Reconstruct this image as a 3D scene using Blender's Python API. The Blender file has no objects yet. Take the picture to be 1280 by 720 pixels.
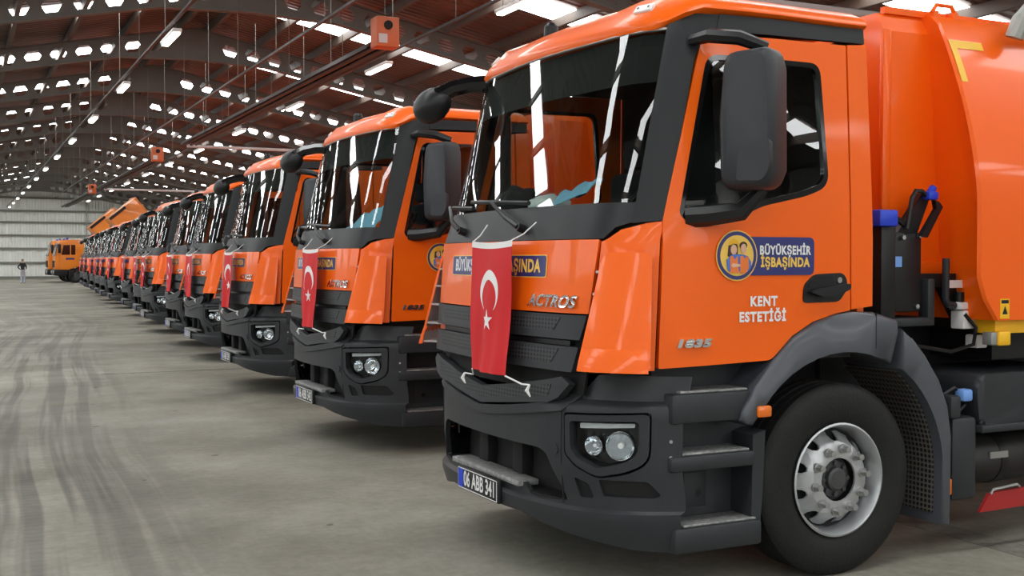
import bpy, bmesh, math, random
from mathutils import Vector, Matrix
from mathutils.geometry import delaunay_2d_cdt
random.seed(7)
sc = bpy.context.scene
COL = sc.collection
PI = math.pi

# ------------------------------------------------------------------ camera, light, exposure
cam_d = bpy.data.cameras.new('camera'); cam = bpy.data.objects.new('camera', cam_d); COL.objects.link(cam)
cam_d.sensor_fit = 'HORIZONTAL'; cam_d.sensor_width = 36.0; cam_d.lens = 1430 / 1280 * 36
cam_d.clip_end = 400
cam.location = (0, 0, 1.7)
cam.rotation_euler = (PI / 2 - 0.02447, 0, -0.46073)
sc.camera = cam
world = bpy.data.worlds.new('world'); sc.world = world; world.use_nodes = True
world.node_tree.nodes['Background'].inputs[0].default_value = (0.75, 0.82, 0.9, 1)
world.node_tree.nodes['Background'].inputs[1].default_value = 1.0
sc.view_settings.view_transform = 'Standard'; sc.view_settings.look = 'None'
sc.view_settings.exposure = -0.55; sc.view_settings.gamma = 1.0
sc.view_settings.use_curve_mapping = False
SKYLIGHT = 15.0      # daylight coming through the translucent roof strips
WINDOW = 7.0         # daylight in the wall windows
TUBE = 9.0           # fluorescent tubes

# ------------------------------------------------------------------ materials
def nodes_of(name):
    m = bpy.data.materials.new(name); m.use_nodes = True
    nt = m.node_tree; nt.nodes.clear()
    out = nt.nodes.new('ShaderNodeOutputMaterial')
    return m, nt, out
def N(nt, t, **k):
    n = nt.nodes.new(t)
    for a, b in k.items():
        if a.startswith('i_'):
            n.inputs[a[2:].replace('_', ' ')].default_value = b
        else: setattr(n, a, b)
    return n
def L(nt, a, b): nt.links.new(a, b)
def mat(name, col, rough=0.5, metal=0.0, coat=0.0, var=0.06, scale=6.0, bump=0.0, spec=0.5, bscale=120.0):
    m, nt, out = nodes_of(name)
    p = N(nt, 'ShaderNodeBsdfPrincipled')
    p.inputs['Roughness'].default_value = rough; p.inputs['Metallic'].default_value = metal
    p.inputs['Coat Weight'].default_value = coat; p.inputs['Coat Roughness'].default_value = 0.06
    p.inputs['Specular IOR Level'].default_value = spec
    tc = N(nt, 'ShaderNodeTexCoord'); no = N(nt, 'ShaderNodeTexNoise'); no.inputs['Scale'].default_value = scale
    no.inputs['Detail'].default_value = 4
    L(nt, tc.outputs['Object'], no.inputs['Vector'])
    mx = N(nt, 'ShaderNodeMix', data_type='RGBA')
    c = Vector(col)
    mx.inputs[6].default_value = (*(c * (1 - var)), 1); mx.inputs[7].default_value = (*(c * (1 + var)), 1)
    L(nt, no.outputs['Fac'], mx.inputs[0]); L(nt, mx.outputs[2], p.inputs['Base Color'])
    if bump:
        n2 = N(nt, 'ShaderNodeTexNoise'); n2.inputs['Scale'].default_value = bscale
        L(nt, tc.outputs['Object'], n2.inputs['Vector'])
        b = N(nt, 'ShaderNodeBump'); b.inputs['Strength'].default_value = bump; b.inputs['Distance'].default_value = 0.01
        L(nt, n2.outputs['Fac'], b.inputs['Height']); L(nt, b.outputs['Normal'], p.inputs['Normal'])
    L(nt, p.outputs[0], out.inputs[0])
    return m
def emit(name, col, s):
    m, nt, out = nodes_of(name); e = N(nt, 'ShaderNodeEmission'); e.inputs[0].default_value = (*col, 1); e.inputs[1].default_value = s
    L(nt, e.outputs[0], out.inputs[0]); return m
def glass(name, tint, ior=1.5, boost=1.0):
    m, nt, out = nodes_of(name)
    t = N(nt, 'ShaderNodeBsdfTransparent'); t.inputs[0].default_value = (*tint, 1)
    g = N(nt, 'ShaderNodeBsdfGlossy'); g.inputs['Roughness'].default_value = 0.0; g.inputs[0].default_value = (boost, boost, boost, 1)
    fr = N(nt, 'ShaderNodeFresnel'); fr.inputs['IOR'].default_value = ior
    mx = N(nt, 'ShaderNodeMixShader')
    ge = N(nt, 'ShaderNodeNewGeometry'); iv = N(nt, 'ShaderNodeMath', operation='SUBTRACT'); iv.inputs[0].default_value = 1.0
    L(nt, ge.outputs['Backfacing'], iv.inputs[1])
    mu = N(nt, 'ShaderNodeMath', operation='MULTIPLY'); L(nt, fr.outputs[0], mu.inputs[0]); L(nt, iv.outputs[0], mu.inputs[1])
    L(nt, mu.outputs[0], mx.inputs[0]); L(nt, t.outputs[0], mx.inputs[1]); L(nt, g.outputs[0], mx.inputs[2])
    L(nt, mx.outputs[0], out.inputs[0]); return m
def perforated(name, col, ks, axes=('Y', 'Z')):
    # dark plastic sheet pierced by small round holes
    m, nt, out = nodes_of(name)
    p = N(nt, 'ShaderNodeBsdfPrincipled'); p.inputs['Roughness'].default_value = 0.5
    tc = N(nt, 'ShaderNodeTexCoord'); sx = N(nt, 'ShaderNodeSeparateXYZ'); L(nt, tc.outputs['Object'], sx.inputs[0])
    s = []
    for ax, k in zip(axes, ks):
        a = N(nt, 'ShaderNodeMath', operation='MULTIPLY'); a.inputs[1].default_value = k; L(nt, sx.outputs[ax], a.inputs[0])
        b = N(nt, 'ShaderNodeMath', operation='SINE'); L(nt, a.outputs[0], b.inputs[0])
        c = N(nt, 'ShaderNodeMath', operation='ABSOLUTE'); L(nt, b.outputs[0], c.inputs[0]); s.append(c)
    mu = N(nt, 'ShaderNodeMath', operation='MULTIPLY'); L(nt, s[0].outputs[0], mu.inputs[0]); L(nt, s[1].outputs[0], mu.inputs[1])
    gt = N(nt, 'ShaderNodeMath', operation='GREATER_THAN'); gt.inputs[1].default_value = 0.42; L(nt, mu.outputs[0], gt.inputs[0])
    mx = N(nt, 'ShaderNodeMix', data_type='RGBA'); mx.inputs[6].default_value = (*col, 1); mx.inputs[7].default_value = (0.002, 0.002, 0.002, 1)
    L(nt, gt.outputs[0], mx.inputs[0]); L(nt, mx.outputs[2], p.inputs['Base Color'])
    b = N(nt, 'ShaderNodeBump'); b.inputs['Strength'].default_value = 0.6; b.inputs['Distance'].default_value = 0.01; b.invert = True
    L(nt, gt.outputs[0], b.inputs['Height']); L(nt, b.outputs['Normal'], p.inputs['Normal'])
    L(nt, p.outputs[0], out.inputs[0]); return m

M = {}
M['orange'] = mat('orange_paint', (0.90, 0.127, 0.002), 0.36, 0, 0.25, 0.03, 2, spec=0.3)
M['orange_body'] = mat('orange_body_paint', (0.90, 0.122, 0.002), 0.38, 0, 0.25, 0.04, 1.2, spec=0.3)
M['orange_far'] = mat('yellow_orange_paint', (0.80, 0.22, 0.012), 0.35, 0, 0.4, 0.03, 2)
M['plastic'] = mat('grey_plastic', (0.026, 0.0285, 0.032), 0.42, 0, 0, 0.15, 9, 0.15, 0.36, 260)
M['fender'] = mat('fender_grey', (0.062, 0.067, 0.078), 0.36, 0, 0.1, 0.08, 4)
M['black'] = mat('satin_black', (0.011, 0.011, 0.012), 0.38, 0, 0, 0.2, 8, spec=0.35)
M['blackgloss'] = mat('gloss_black', (0.006, 0.006, 0.007), 0.12, 0, 0.3, 0.1, 5)
M['pillar'] = mat('pillar_black', (0.012, 0.0125, 0.014), 0.42, 0, 0, 0.08, 5, spec=0.32)
M['void'] = mat('dark_recess', (0.004, 0.004, 0.004), 0.8)
M['interior'] = mat('cab_interior', (0.018, 0.019, 0.02), 0.7, 0, 0, 0.2, 6)
M['seat'] = mat('seat_fabric', (0.012, 0.013, 0.016), 0.9, 0, 0, 0.2, 30)
M['tyre'] = mat('tyre_rubber', (0.011, 0.011, 0.0105), 0.7, 0, 0, 0.35, 14, 0.3, 0.3, 60)
M['rim'] = mat('silver_rim', (0.50, 0.51, 0.52), 0.40, 0.7, 0, 0.08, 9)
M['hub'] = mat('hub_grey', (0.06, 0.06, 0.062), 0.55, 0.2, 0, 0.3, 16)
M['nut'] = mat('wheel_nut', (0.42, 0.42, 0.41), 0.4, 0.8, 0, 0.2, 30)
M['chrome'] = mat('chrome', (0.78, 0.79, 0.8), 0.12, 1.0)
M['tread'] = mat('worn_step_metal', (0.30, 0.30, 0.29), 0.5, 0.5, 0, 0.75, 38, 0.8, 0.5, 90)
M['glass'] = glass('windscreen_glass', (0.80, 0.85, 0.83), 1.62)
M['sideglass'] = glass('side_glass', (0.74, 0.79, 0.78), 1.62)
M['lens'] = glass('lamp_lens', (0.93, 0.95, 0.96), 1.35)
M['white'] = mat('white_plastic', (0.78, 0.78, 0.77), 0.4)
M['offwhite'] = mat('grey_white_primer', (0.52, 0.47, 0.46), 0.5)
M['flagred'] = mat('flag_red', (0.62, 0.006, 0.010), 0.65, 0, 0, 0.08, 5)
M['flagwhite'] = mat('flag_white', (0.82, 0.81, 0.80), 0.7)
M['navy'] = mat('navy_print', (0.028, 0.032, 0.16), 0.35)
M['yellow'] = mat('yellow_paint', (0.85, 0.46, 0.01), 0.45)
M['goldprint'] = mat('yellow_print', (0.86, 0.55, 0.09), 0.4)
M['bluecap'] = mat('blue_plastic', (0.012, 0.05, 0.55), 0.35)
M['lightblue'] = mat('pale_blue_plastic', (0.16, 0.33, 0.72), 0.45)
M['cloth'] = mat('pale_blue_paper', (0.26, 0.52, 0.72), 0.8)
M['amber'] = mat('amber_lens', (0.75, 0.16, 0.01), 0.2, 0, 0.5)
M['redplate'] = mat('red_reflective', (0.36, 0.02, 0.02), 0.35)
M['mesh'] = perforated('grille_mesh', (0.034, 0.037, 0.041), (105, 150))
M['linermesh'] = perforated('arch_liner_mesh', (0.11, 0.10, 0.085), (110, 110), ('Y', 'Z'))
M['skin'] = mat('skin_print', (0.72, 0.42, 0.28), 0.5)
M['hair'] = mat('hair_brown', (0.06, 0.025, 0.012), 0.6)
M['shirtblue'] = mat('blue_print', (0.06, 0.17, 0.55), 0.5)
M['vest'] = mat('orange_print', (0.82, 0.19, 0.03), 0.5)
M['steel'] = mat('frame_steel', (0.12, 0.105, 0.09), 0.6, 0, 0, 0.2, 1.5)
M['purlin'] = mat('purlin_steel', (0.09, 0.065, 0.05), 0.6, 0, 0, 0.25, 1.0)
M['galv'] = mat('galvanised', (0.35, 0.35, 0.33), 0.45, 0.5, 0, 0.12, 5)
M['heaterred'] = mat('heater_orange', (0.52, 0.11, 0.03), 0.5)
M['darkmetal'] = mat('dark_metal', (0.03, 0.028, 0.026), 0.5, 0.3)
M['sky'] = emit('translucent_sheet_daylight', (0.97, 1.0, 1.0), SKYLIGHT)
M['win'] = emit('daylit_pane', (0.95, 0.99, 1.0), WINDOW)
M['tube'] = emit('fluorescent_tube', (1.0, 0.98, 0.84), TUBE)
M['girt'] = mat('girt_grey', (0.20, 0.19, 0.165), 0.6, 0, 0, 0.2, 2)
M['jeans'] = mat('pale_jeans', (0.40, 0.45, 0.56), 0.9)
M['jacket'] = mat('dark_jacket', (0.012, 0.013, 0.016), 0.85)
M['skinreal'] = mat('skin', (0.42, 0.24, 0.17), 0.6)

def corrugated(name, c0, c1, period, axis, var=0.5, metal=0.0, rough=0.6, nscale=0.6):
    m, nt, out = nodes_of(name)
    p = N(nt, 'ShaderNodeBsdfPrincipled'); p.inputs['Roughness'].default_value = rough; p.inputs['Metallic'].default_value = metal
    tc = N(nt, 'ShaderNodeTexCoord'); sx = N(nt, 'ShaderNodeSeparateXYZ'); L(nt, tc.outputs['Object'], sx.inputs[0])
    a = N(nt, 'ShaderNodeMath', operation='MULTIPLY'); a.inputs[1].default_value = 2 * PI / period; L(nt, sx.outputs[axis], a.inputs[0])
    b = N(nt, 'ShaderNodeMath', operation='SINE'); L(nt, a.outputs[0], b.inputs[0])
    bp = N(nt, 'ShaderNodeBump'); bp.inputs['Strength'].default_value = 0.7; bp.inputs['Distance'].default_value = 0.03
    L(nt, b.outputs[0], bp.inputs['Height']); L(nt, bp.outputs['Normal'], p.inputs['Normal'])
    no = N(nt, 'ShaderNodeTexNoise'); no.inputs['Scale'].default_value = nscale; no.inputs['Detail'].default_value = 5
    L(nt, tc.outputs['Object'], no.inputs['Vector'])
    r = N(nt, 'ShaderNodeValToRGB'); r.color_ramp.elements[0].position = 0.35; r.color_ramp.elements[1].position = 0.68
    r.color_ramp.elements[0].color = (*c0, 1); r.color_ramp.elements[1].color = (*c1, 1)
    L(nt, no.outputs['Fac'], r.inputs[0]); L(nt, r.outputs[0], p.inputs['Base Color'])
    L(nt, p.outputs[0], out.inputs[0]); return m
M['roofsheet'] = corrugated('rusty_roof_sheet', (0.075, 0.032, 0.02), (0.135, 0.062, 0.04), 0.3, 'Y')
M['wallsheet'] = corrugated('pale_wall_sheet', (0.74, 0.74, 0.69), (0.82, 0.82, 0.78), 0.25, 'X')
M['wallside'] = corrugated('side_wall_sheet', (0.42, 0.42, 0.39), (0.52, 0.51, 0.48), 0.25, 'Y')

def floor_mat():
    m, nt, out = nodes_of('worn_concrete')
    p = N(nt, 'ShaderNodeBsdfPrincipled')
    tc = N(nt, 'ShaderNodeTexCoord'); O = tc.outputs['Object']
    sx = N(nt, 'ShaderNodeSeparateXYZ'); L(nt, O, sx.inputs[0])
    def noise(scale, detail=5, rough=0.6, vec=None):
        n = N(nt, 'ShaderNodeTexNoise'); n.inputs['Scale'].default_value = scale; n.inputs['Detail'].default_value = detail
        n.inputs['Roughness'].default_value = rough; L(nt, vec or O, n.inputs['Vector']); return n.outputs['Fac']
    def math_(op, a, b=None, c=None):
        n = N(nt, 'ShaderNodeMath', operation=op)
        for i, v in enumerate((a, b, c)):
            if v is None: continue
            if isinstance(v, (int, float)): n.inputs[i].default_value = v
            else: L(nt, v, n.inputs[i])
        return n.outputs[0]
    def ramp(fac, stops):
        r = N(nt, 'ShaderNodeValToRGB'); e = r.color_ramp.elements
        while len(e) < len(stops): e.new(0.5)
        for el, (pos, c) in zip(e, stops): el.position = pos; el.color = (c, c, c, 1) if isinstance(c, float) else (*c, 1)
        L(nt, fac, r.inputs[0]); return r.outputs[0]
    def mix(fac, a, b, bt='MIX'):
        n = N(nt, 'ShaderNodeMix', data_type='RGBA', blend_type=bt)
        for s, v in ((0, fac), (6, a), (7, b)):
            if isinstance(v, (int, float)): n.inputs[s].default_value = v
            elif isinstance(v, tuple): n.inputs[s].default_value = (*v, 1)
            else: L(nt, v, n.inputs[s])
        return n.outputs[2]
    base = ramp(noise(0.45, 6, 0.65), [(0.32, (0.14, 0.13, 0.10)), (0.5, (0.245, 0.232, 0.188)), (0.68, (0.36, 0.345, 0.288))])
    fine = ramp(noise(14, 6, 0.7), [(0.3, 0.8), (0.7, 1.1)])
    c = mix(1.0, base, fine, 'MULTIPLY')
    # tyre marks: dark bands along the lane (they bend slowly away to +X farther down the hall)
    y2 = math_('MULTIPLY', sx.outputs['Y'], 0.004)
    ym = math_('MINIMUM', sx.outputs['Y'], 32.0); bend = math_('MULTIPLY', math_('MULTIPLY', ym, ym), 0.0021)
    wob = math_('MULTIPLY', math_('SUBTRACT', noise(0.13, 1.5), 0.5), 0.55)
    xs = math_('SUBTRACT', math_('ADD', sx.outputs['X'], wob), math_('ADD', y2, bend))
    cx = N(nt, 'ShaderNodeCombineXYZ'); L(nt, xs, cx.inputs['X']); L(nt, math_('MULTIPLY', sx.outputs['Y'], 0.022), cx.inputs['Y'])
    band = ramp(noise(4.2, 3.0, 0.6, cx.outputs[0]), [(0.45, 0.0), (0.55, 1.0)])
    xr = N(nt, 'ShaderNodeMapRange'); xr.inputs['From Min'].default_value = 1.5; xr.inputs['From Max'].default_value = 0.75
    xr.clamp = True; L(nt, xs, xr.inputs['Value'])
    patch = ramp(noise(0.3, 3), [(0.3, 0.35), (0.55, 1.0)])
    # cross lugs pressed by the tyre blocks
    lug = math_('ADD', math_('MULTIPLY', math_('SINE', math_('MULTIPLY', sx.outputs['Y'], 60.0)), 0.06), 0.94)
    yr = N(nt, 'ShaderNodeMapRange'); yr.inputs['From Min'].default_value = 42.0; yr.inputs['From Max'].default_value = 16.0; yr.inputs['To Min'].default_value = 0.12; yr.clamp = True; L(nt, sx.outputs['Y'], yr.inputs['Value'])
    f = math_('MULTIPLY', math_('MULTIPLY', math_('MULTIPLY', math_('MULTIPLY', band, xr.outputs[0]), patch), lug), yr.outputs[0])
    c = mix(math_('MULTIPLY', f, 0.72), c, (0.04, 0.037, 0.032))
    # oil spots
    sp = ramp(noise(1.7, 3, 0.5), [(0.70, 0.0), (0.76, 1.0)])
    c = mix(math_('MULTIPLY', sp, 0.6), c, (0.09, 0.08, 0.06))
    sp2 = ramp(noise(5.3, 1, 0.4), [(0.765, 0.0), (0.79, 1.0)])
    c = mix(math_('MULTIPLY', sp2, 0.75), c, (0.05, 0.04, 0.03))
    # darker concrete patches
    dk = ramp(noise(0.12, 3), [(0.40, 0.0), (0.62, 1.0)])
    c = mix(math_('MULTIPLY', dk, 0.45), c, (0.135, 0.127, 0.108))
    L(nt, c, p.inputs['Base Color'])
    p.inputs['Specular IOR Level'].default_value = 0.25
    L(nt, ramp(noise(0.8, 4), [(0.3, 0.6), (0.7, 0.85)]), p.inputs['Roughness'])
    b = N(nt, 'ShaderNodeBump'); b.inputs['Strength'].default_value = 0.25; b.inputs['Distance'].default_value = 0.01
    L(nt, noise(30, 5), b.inputs['Height']); L(nt, b.outputs['Normal'], p.inputs['Normal'])
    L(nt, p.outputs[0], out.inputs[0]); return m
M['floor'] = floor_mat()
M['drain'] = mat('rough_drain_concrete', (0.17, 0.16, 0.135), 0.9, 0, 0, 0.7, 9, 1.0, 0.2, 25)

# ------------------------------------------------------------------ mesh helpers
def mesh_obj(name, verts, faces, material, parent=None, sharp=32):
    me = bpy.data.meshes.new(name)
    me.from_pydata([tuple(v) for v in verts], [], faces); me.validate(); me.update()
    bm = bmesh.new(); bm.from_mesh(me); bmesh.ops.recalc_face_normals(bm, faces=bm.faces); bm.to_mesh(me); bm.free()
    if sharp:
        me.shade_smooth(); me.set_sharp_from_angle(angle=math.radians(sharp))
    m = M[material] if isinstance(material, str) else material
    me.materials.append(m)
    o = bpy.data.objects.new(name, me); COL.objects.link(o)
    if parent: o.parent = parent
    return o

class MB:
    def __init__(s): s.v = []; s.f = []
    def add(s, v, f):
        n = len(s.v); s.v += [Vector(p) for p in v]; s.f += [tuple(i + n for i in q) for q in f]; return s
    def box(s, x0, x1, y0, y1, z0, z1, bev=0.0, mtx=None, seg=2):
        bm = bmesh.new(); bmesh.ops.create_cube(bm, size=1)
        for v in bm.verts: v.co = Vector(((x0 + x1) / 2 + v.co.x * (x1 - x0), (y0 + y1) / 2 + v.co.y * (y1 - y0), (z0 + z1) / 2 + v.co.z * (z1 - z0)))
        if bev: bmesh.ops.bevel(bm, geom=list(bm.edges), offset=bev, segments=seg, profile=0.5, affect='EDGES')
        return s.bm(bm, mtx)
    def bm(s, bm, mtx=None):
        bm.verts.index_update()
        v = [(mtx @ q.co if mtx else q.co.copy()) for q in bm.verts]; f = [tuple(q.index for q in g.verts) for g in bm.faces]
        bm.free(); return s.add(v, f)
    def cyl(s, a, b, r, n=12, r2=None, cap=True):
        a, b = Vector(a), Vector(b); d = (b - a).normalized(); r2 = r if r2 is None else r2
        u = d.orthogonal().normalized(); w = d.cross(u)
        v = []
        for p, rr in ((a, r), (b, r2)):
            for i in range(n):
                t = 2 * PI * i / n; v.append(p + (u * math.cos(t) + w * math.sin(t)) * rr)
        f = [(i, (i + 1) % n, n + (i + 1) % n, n + i) for i in range(n)]
        if cap: f += [tuple(range(n - 1, -1, -1)), tuple(range(n, 2 * n))]
        return s.add(v, f)
    def tube(s, pts, r, n=8):
        pts = [Vector(p) for p in pts]; rings = []; v = []; f = []
        ref = None
        for i, p in enumerate(pts):
            d = (pts[min(i + 1, len(pts) - 1)] - pts[max(i - 1, 0)]).normalized()
            if ref is None: ref = d.orthogonal().normalized()
            u = (ref - d * ref.dot(d)).normalized(); ref = u; w = d.cross(u)
            rr = r[i] if isinstance(r, (list, tuple)) else r
            for k in range(n):
                t = 2 * PI * k / n; v.append(p + (u * math.cos(t) + w * math.sin(t)) * rr)
        for i in range(len(pts) - 1):
            for k in range(n): f.append((i * n + k, i * n + (k + 1) % n, (i + 1) * n + (k + 1) % n, (i + 1) * n + k))
        f += [tuple(range(n - 1, -1, -1)), tuple(range((len(pts) - 1) * n, len(pts) * n))]
        return s.add(v, f)
    def lathe(s, prof, c, axis='Y', n=48, closed=False):
        # prof: (radius, offset along axis)
        v = []; f = []; m = len(prof)
        for i in range(n):
            t = 2 * PI * i / n
            for r, h in prof:
                a, b = r * math.cos(t), r * math.sin(t)
                p = {'Y': (a, h, b), 'X': (h, a, b), 'Z': (a, b, h)}[axis]
                v.append(Vector(c) + Vector(p))
        rng = m if closed else m - 1
        for i in range(n):
            j = (i + 1) % n
            for k in range(rng):
                k2 = (k + 1) % m
                f.append((i * m + k, j * m + k, j * m + k2, i * m + k2))
        return s.add(v, f)
    def prism(s, poly, axis, a0, a1, bev=0.0):
        # poly in the plane normal to axis: 'Y' -> (x,z), 'X' -> (y,z), 'Z' -> (x,y)
        def P(p, a): return {'Y': (p[0], a, p[1]), 'X': (a, p[0], p[1]), 'Z': (p[0], p[1], a)}[axis]
        bm = bmesh.new()
        A = [bm.verts.new(P(p, a0)) for p in poly]; B = [bm.verts.new(P(p, a1)) for p in poly]; n = len(poly)
        e = [bm.faces.new(A), bm.faces.new(B[::-1])]
        for i in range(n): bm.faces.new((A[i], B[i], B[(i + 1) % n], A[(i + 1) % n]))
        if bev: bmesh.ops.bevel(bm, geom=[ed for fc in e for ed in fc.edges], offset=bev, segments=2, profile=0.5, affect='EDGES')
        bmesh.ops.triangulate(bm, faces=[fc for fc in bm.faces if len(fc.verts) > 4])
        return s.bm(bm)
    def build(s, name, material, parent=None, sharp=32):
        return mesh_obj(name, s.v, s.f, material, parent, sharp)

def inside(p, poly):
    x, y = p; c = False; j = len(poly) - 1
    for i in range(len(poly)):
        xi, yi = poly[i]; xj, yj = poly[j]
        if (yi > y) != (yj > y) and x < (xj - xi) * (y - yi) / (yj - yi + 1e-12) + xi: c = not c
        j = i
    return c
def resample(poly, d):
    r = []
    for i in range(len(poly)):
        a, b = Vector(poly[i]), Vector(poly[(i + 1) % len(poly)]); n = max(1, int((b - a).length / d + 0.5))
        for k in range(n): r.append(tuple(a + (b - a) * k / n))
    return r
def round_poly(poly, rad, n=5):
    # round every corner; rad is a number or a list
    out = []; m = len(poly)
    for i in range(m):
        p0, p, p1 = Vector(poly[i - 1]), Vector(poly[i]), Vector(poly[(i + 1) % m])
        r = rad[i] if isinstance(rad, (list, tuple)) else rad
        if r <= 0: out.append(tuple(p)); continue
        r = min(r, (p0 - p).length * 0.49, (p1 - p).length * 0.49)
        a = p + (p0 - p).normalized() * r; b = p + (p1 - p).normalized() * r
        for k in range(n + 1):
            t = k / n; out.append(tuple(a * (1 - t) ** 2 + p * 2 * t * (1 - t) + b * t * t))
    return out
def tri2d(outer, holes=(), grid=0.1, lines=()):
    outer = resample(outer, grid); holes = [resample(h, grid) for h in holes]
    pts = []; edges = []
    for lp in [outer] + holes:
        n0 = len(pts); pts += lp; edges += [(n0 + i, n0 + (i + 1) % len(lp)) for i in range(len(lp))]
    for a, b in lines:
        n0 = len(pts); a, b = Vector(a), Vector(b); n = max(1, int((b - a).length / grid))
        pts += [tuple(a + (b - a) * k / n) for k in range(n + 1)]; edges += [(n0 + i, n0 + i + 1) for i in range(n)]
    bp = [Vector(p) for p in pts]
    xs = [p[0] for p in outer]; ys = [p[1] for p in outer]
    x = min(xs) + grid / 2
    while x < max(xs):
        y = min(ys) + grid / 2
        while y < max(ys):
            if inside((x, y), outer) and not any(inside((x, y), h) for h in holes):
                q = Vector((x, y))
                if min((q - b).length_squared for b in bp) > (grid * 0.45) ** 2: pts.append((x, y))
            y += grid
        x += grid
    V, E_, F_, *_ = delaunay_2d_cdt([Vector(p) for p in pts], edges, [], 0, 1e-6)
    T = []
    for f in F_:
        c = (sum(V[i][0] for i in f) / 3, sum(V[i][1] for i in f) / 3)
        if inside(c, outer) and not any(inside(c, h) for h in holes): T.append(tuple(f))
    return [tuple(v) for v in V], T
def panel(name, outer, fn, thick, material, parent, holes=(), grid=0.1, off=0.0, sharp=35, lines=()):
    # a sheet cut to an outline and laid on the surface fn(a, b) -> (point, normal), given a thickness
    V, T = tri2d(outer, holes, grid, lines)
    used = sorted({i for t in T for i in t}); ix = {u: k for k, u in enumerate(used)}
    n = len(used); fr = []; bk = []
    for u in used:
        p, nn = fn(*V[u]); o = off(*V[u]) if callable(off) else off
        fr.append(p + nn * o); bk.append(p + nn * (o - thick))
    F = []; cnt = {}
    for t in T:
        a, b, c = (ix[i] for i in t); F.append((a, b, c)); F.append((n + c, n + b, n + a))
        for e in ((a, b), (b, c), (c, a)):
            k = tuple(sorted(e)); cnt.setdefault(k, []).append(e)
    for k, es in cnt.items():
        if len(es) == 1: a, b = es[0]; F.append((a, n + a, n + b, b))
    return mesh_obj(name, fr + bk, F, material, parent, sharp)

def text_mesh2d(body, size=1.0, bold=0.0, shear=0.0, align='CENTER', spacing=1.0, wscale=1.0):
    cu = bpy.data.curves.new('lettering', 'FONT'); cu.body = body; cu.size = size; cu.align_x = align; cu.align_y = 'CENTER'
    cu.offset = bold; cu.shear = shear; cu.space_character = spacing; cu.resolution_u = 4; cu.fill_mode = 'FRONT'
    ob = bpy.data.objects.new('lettering', cu); COL.objects.link(ob)
    dg = bpy.context.evaluated_depsgraph_get(); me = bpy.data.meshes.new_from_object(ob.evaluated_get(dg))
    v = [(p.co.x * wscale, p.co.y) for p in me.vertices]; f = [tuple(p.vertices) for p in me.polygons]
    bpy.data.objects.remove(ob); bpy.data.curves.remove(cu); bpy.data.meshes.remove(me)
    return v, f
def lettering(name, body, fn, off, material, parent, thick=0.0, **k):
    # fn(a, b) -> (point, normal) with a to the reader's right, b up
    v, f = text_mesh2d(body, **k)
    fr = [fn(a, b) for a, b in v]; n = len(v)
    P = [p + q * off for p, q in fr]
    F = list(f)
    if thick:
        P += [p + q * (off - thick) for p, q in fr]
        cnt = {}
        for t in f:
            for i in range(len(t)):
                e = (t[i], t[(i + 1) % len(t)]); cnt.setdefault(tuple(sorted(e)), []).append(e)
        for es in cnt.values():
            if len(es) == 1: a, b = es[0]; F.append((a, n + a, n + b, b))
    me = bpy.data.meshes.new(name); me.from_pydata([tuple(p) for p in P], [], F); me.update()
    me.materials.append(M[material]); o = bpy.data.objects.new(name, me); COL.objects.link(o)
    if parent: o.parent = parent
    return o

def empty(name, loc=(0, 0, 0), rz=0.0):
    o = bpy.data.objects.new(name, None); COL.objects.link(o); o.location = loc; o.rotation_euler = (0, 0, rz); o.empty_display_size = 0.2
    return o
def tag(o, label=None, cat=None, group=None, kind=None):
    if label: o['label'] = label
    if cat: o['category'] = cat
    if group: o['group'] = group
    if kind: o['kind'] = kind
    return o
def copy_tree(o, parent=None, keep=lambda q: True):
    c = o.copy(); COL.objects.link(c); c.parent = parent
    for ch in KIDS.get(o, o.children):
        if keep(ch): copy_tree(ch, c, keep)
    return c
KIDS = {}
ORD = ['first', 'second', 'third', 'fourth', 'fifth', 'sixth', 'seventh', 'eighth', 'ninth', 'tenth', 'eleventh', 'twelfth', 'thirteenth', 'fourteenth', 'fifteenth', 'sixteenth', 'seventeenth', 'eighteenth']

# ------------------------------------------------------------------ the hall
HROT = -0.0105
RX, RZ, PITCH, HALF = 6.6, 9.1, 0.2, 17.0
Y0, Y1 = -22.0, 114.0
BAY = 7.5
FY = [28.7 + BAY * k for k in range(-7, 12)]
def H(o, loc=(0, 0, 0)):
    c, s_ = math.cos(HROT), math.sin(HROT)
    o.location = (loc[0] * c - loc[1] * s_, loc[0] * s_ + loc[1] * c, loc[2]); o.rotation_euler = (0, 0, HROT); return o
def roof_z(d): return RZ - PITCH * abs(d)
fl = H(MB().box(RX - HALF - 0.3, RX + HALF + 0.3, Y0 - 0.3, Y1 + 0.3, -0.3, 0.0).build('floor', 'floor', None, 0)); tag(fl, 'worn grey concrete hall floor with dark tyre tracks', kind='structure')
for yy, xa, xb in ((17.95, 1.9, 9.0), (36.0, 4.0, 12.0), (54.0, 3.0, 12.0)):
    j = MB().box(xa, xb, yy - 0.025, yy + 0.025, -0.01, 0.0015).build('expansion_joint', 'darkmetal', fl, 0)
MB().box(5.46, 5.70, 1.0, 34.0, -0.01, 0.002).build('drain_channel', 'drain', fl, 0)
ceil = H(empty('ceiling')); tag(ceil, 'rust brown pitched steel roof with purlins and bright skylight strips', kind='structure')
for sg in (-1, 1):
    e = HALF + 0.3
    poly = [(RX, RZ), (RX + sg * e, roof_z(e)), (RX + sg * e, roof_z(e) + 0.12), (RX, RZ + 0.12)]
    MB().prism(poly, 'Y', Y0, Y1).build('roof_sheet', 'roofsheet', ceil, 0)
ca = math.cos(math.atan(PITCH)); sa = math.sin(math.atan(PITCH))
pm = None
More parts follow.
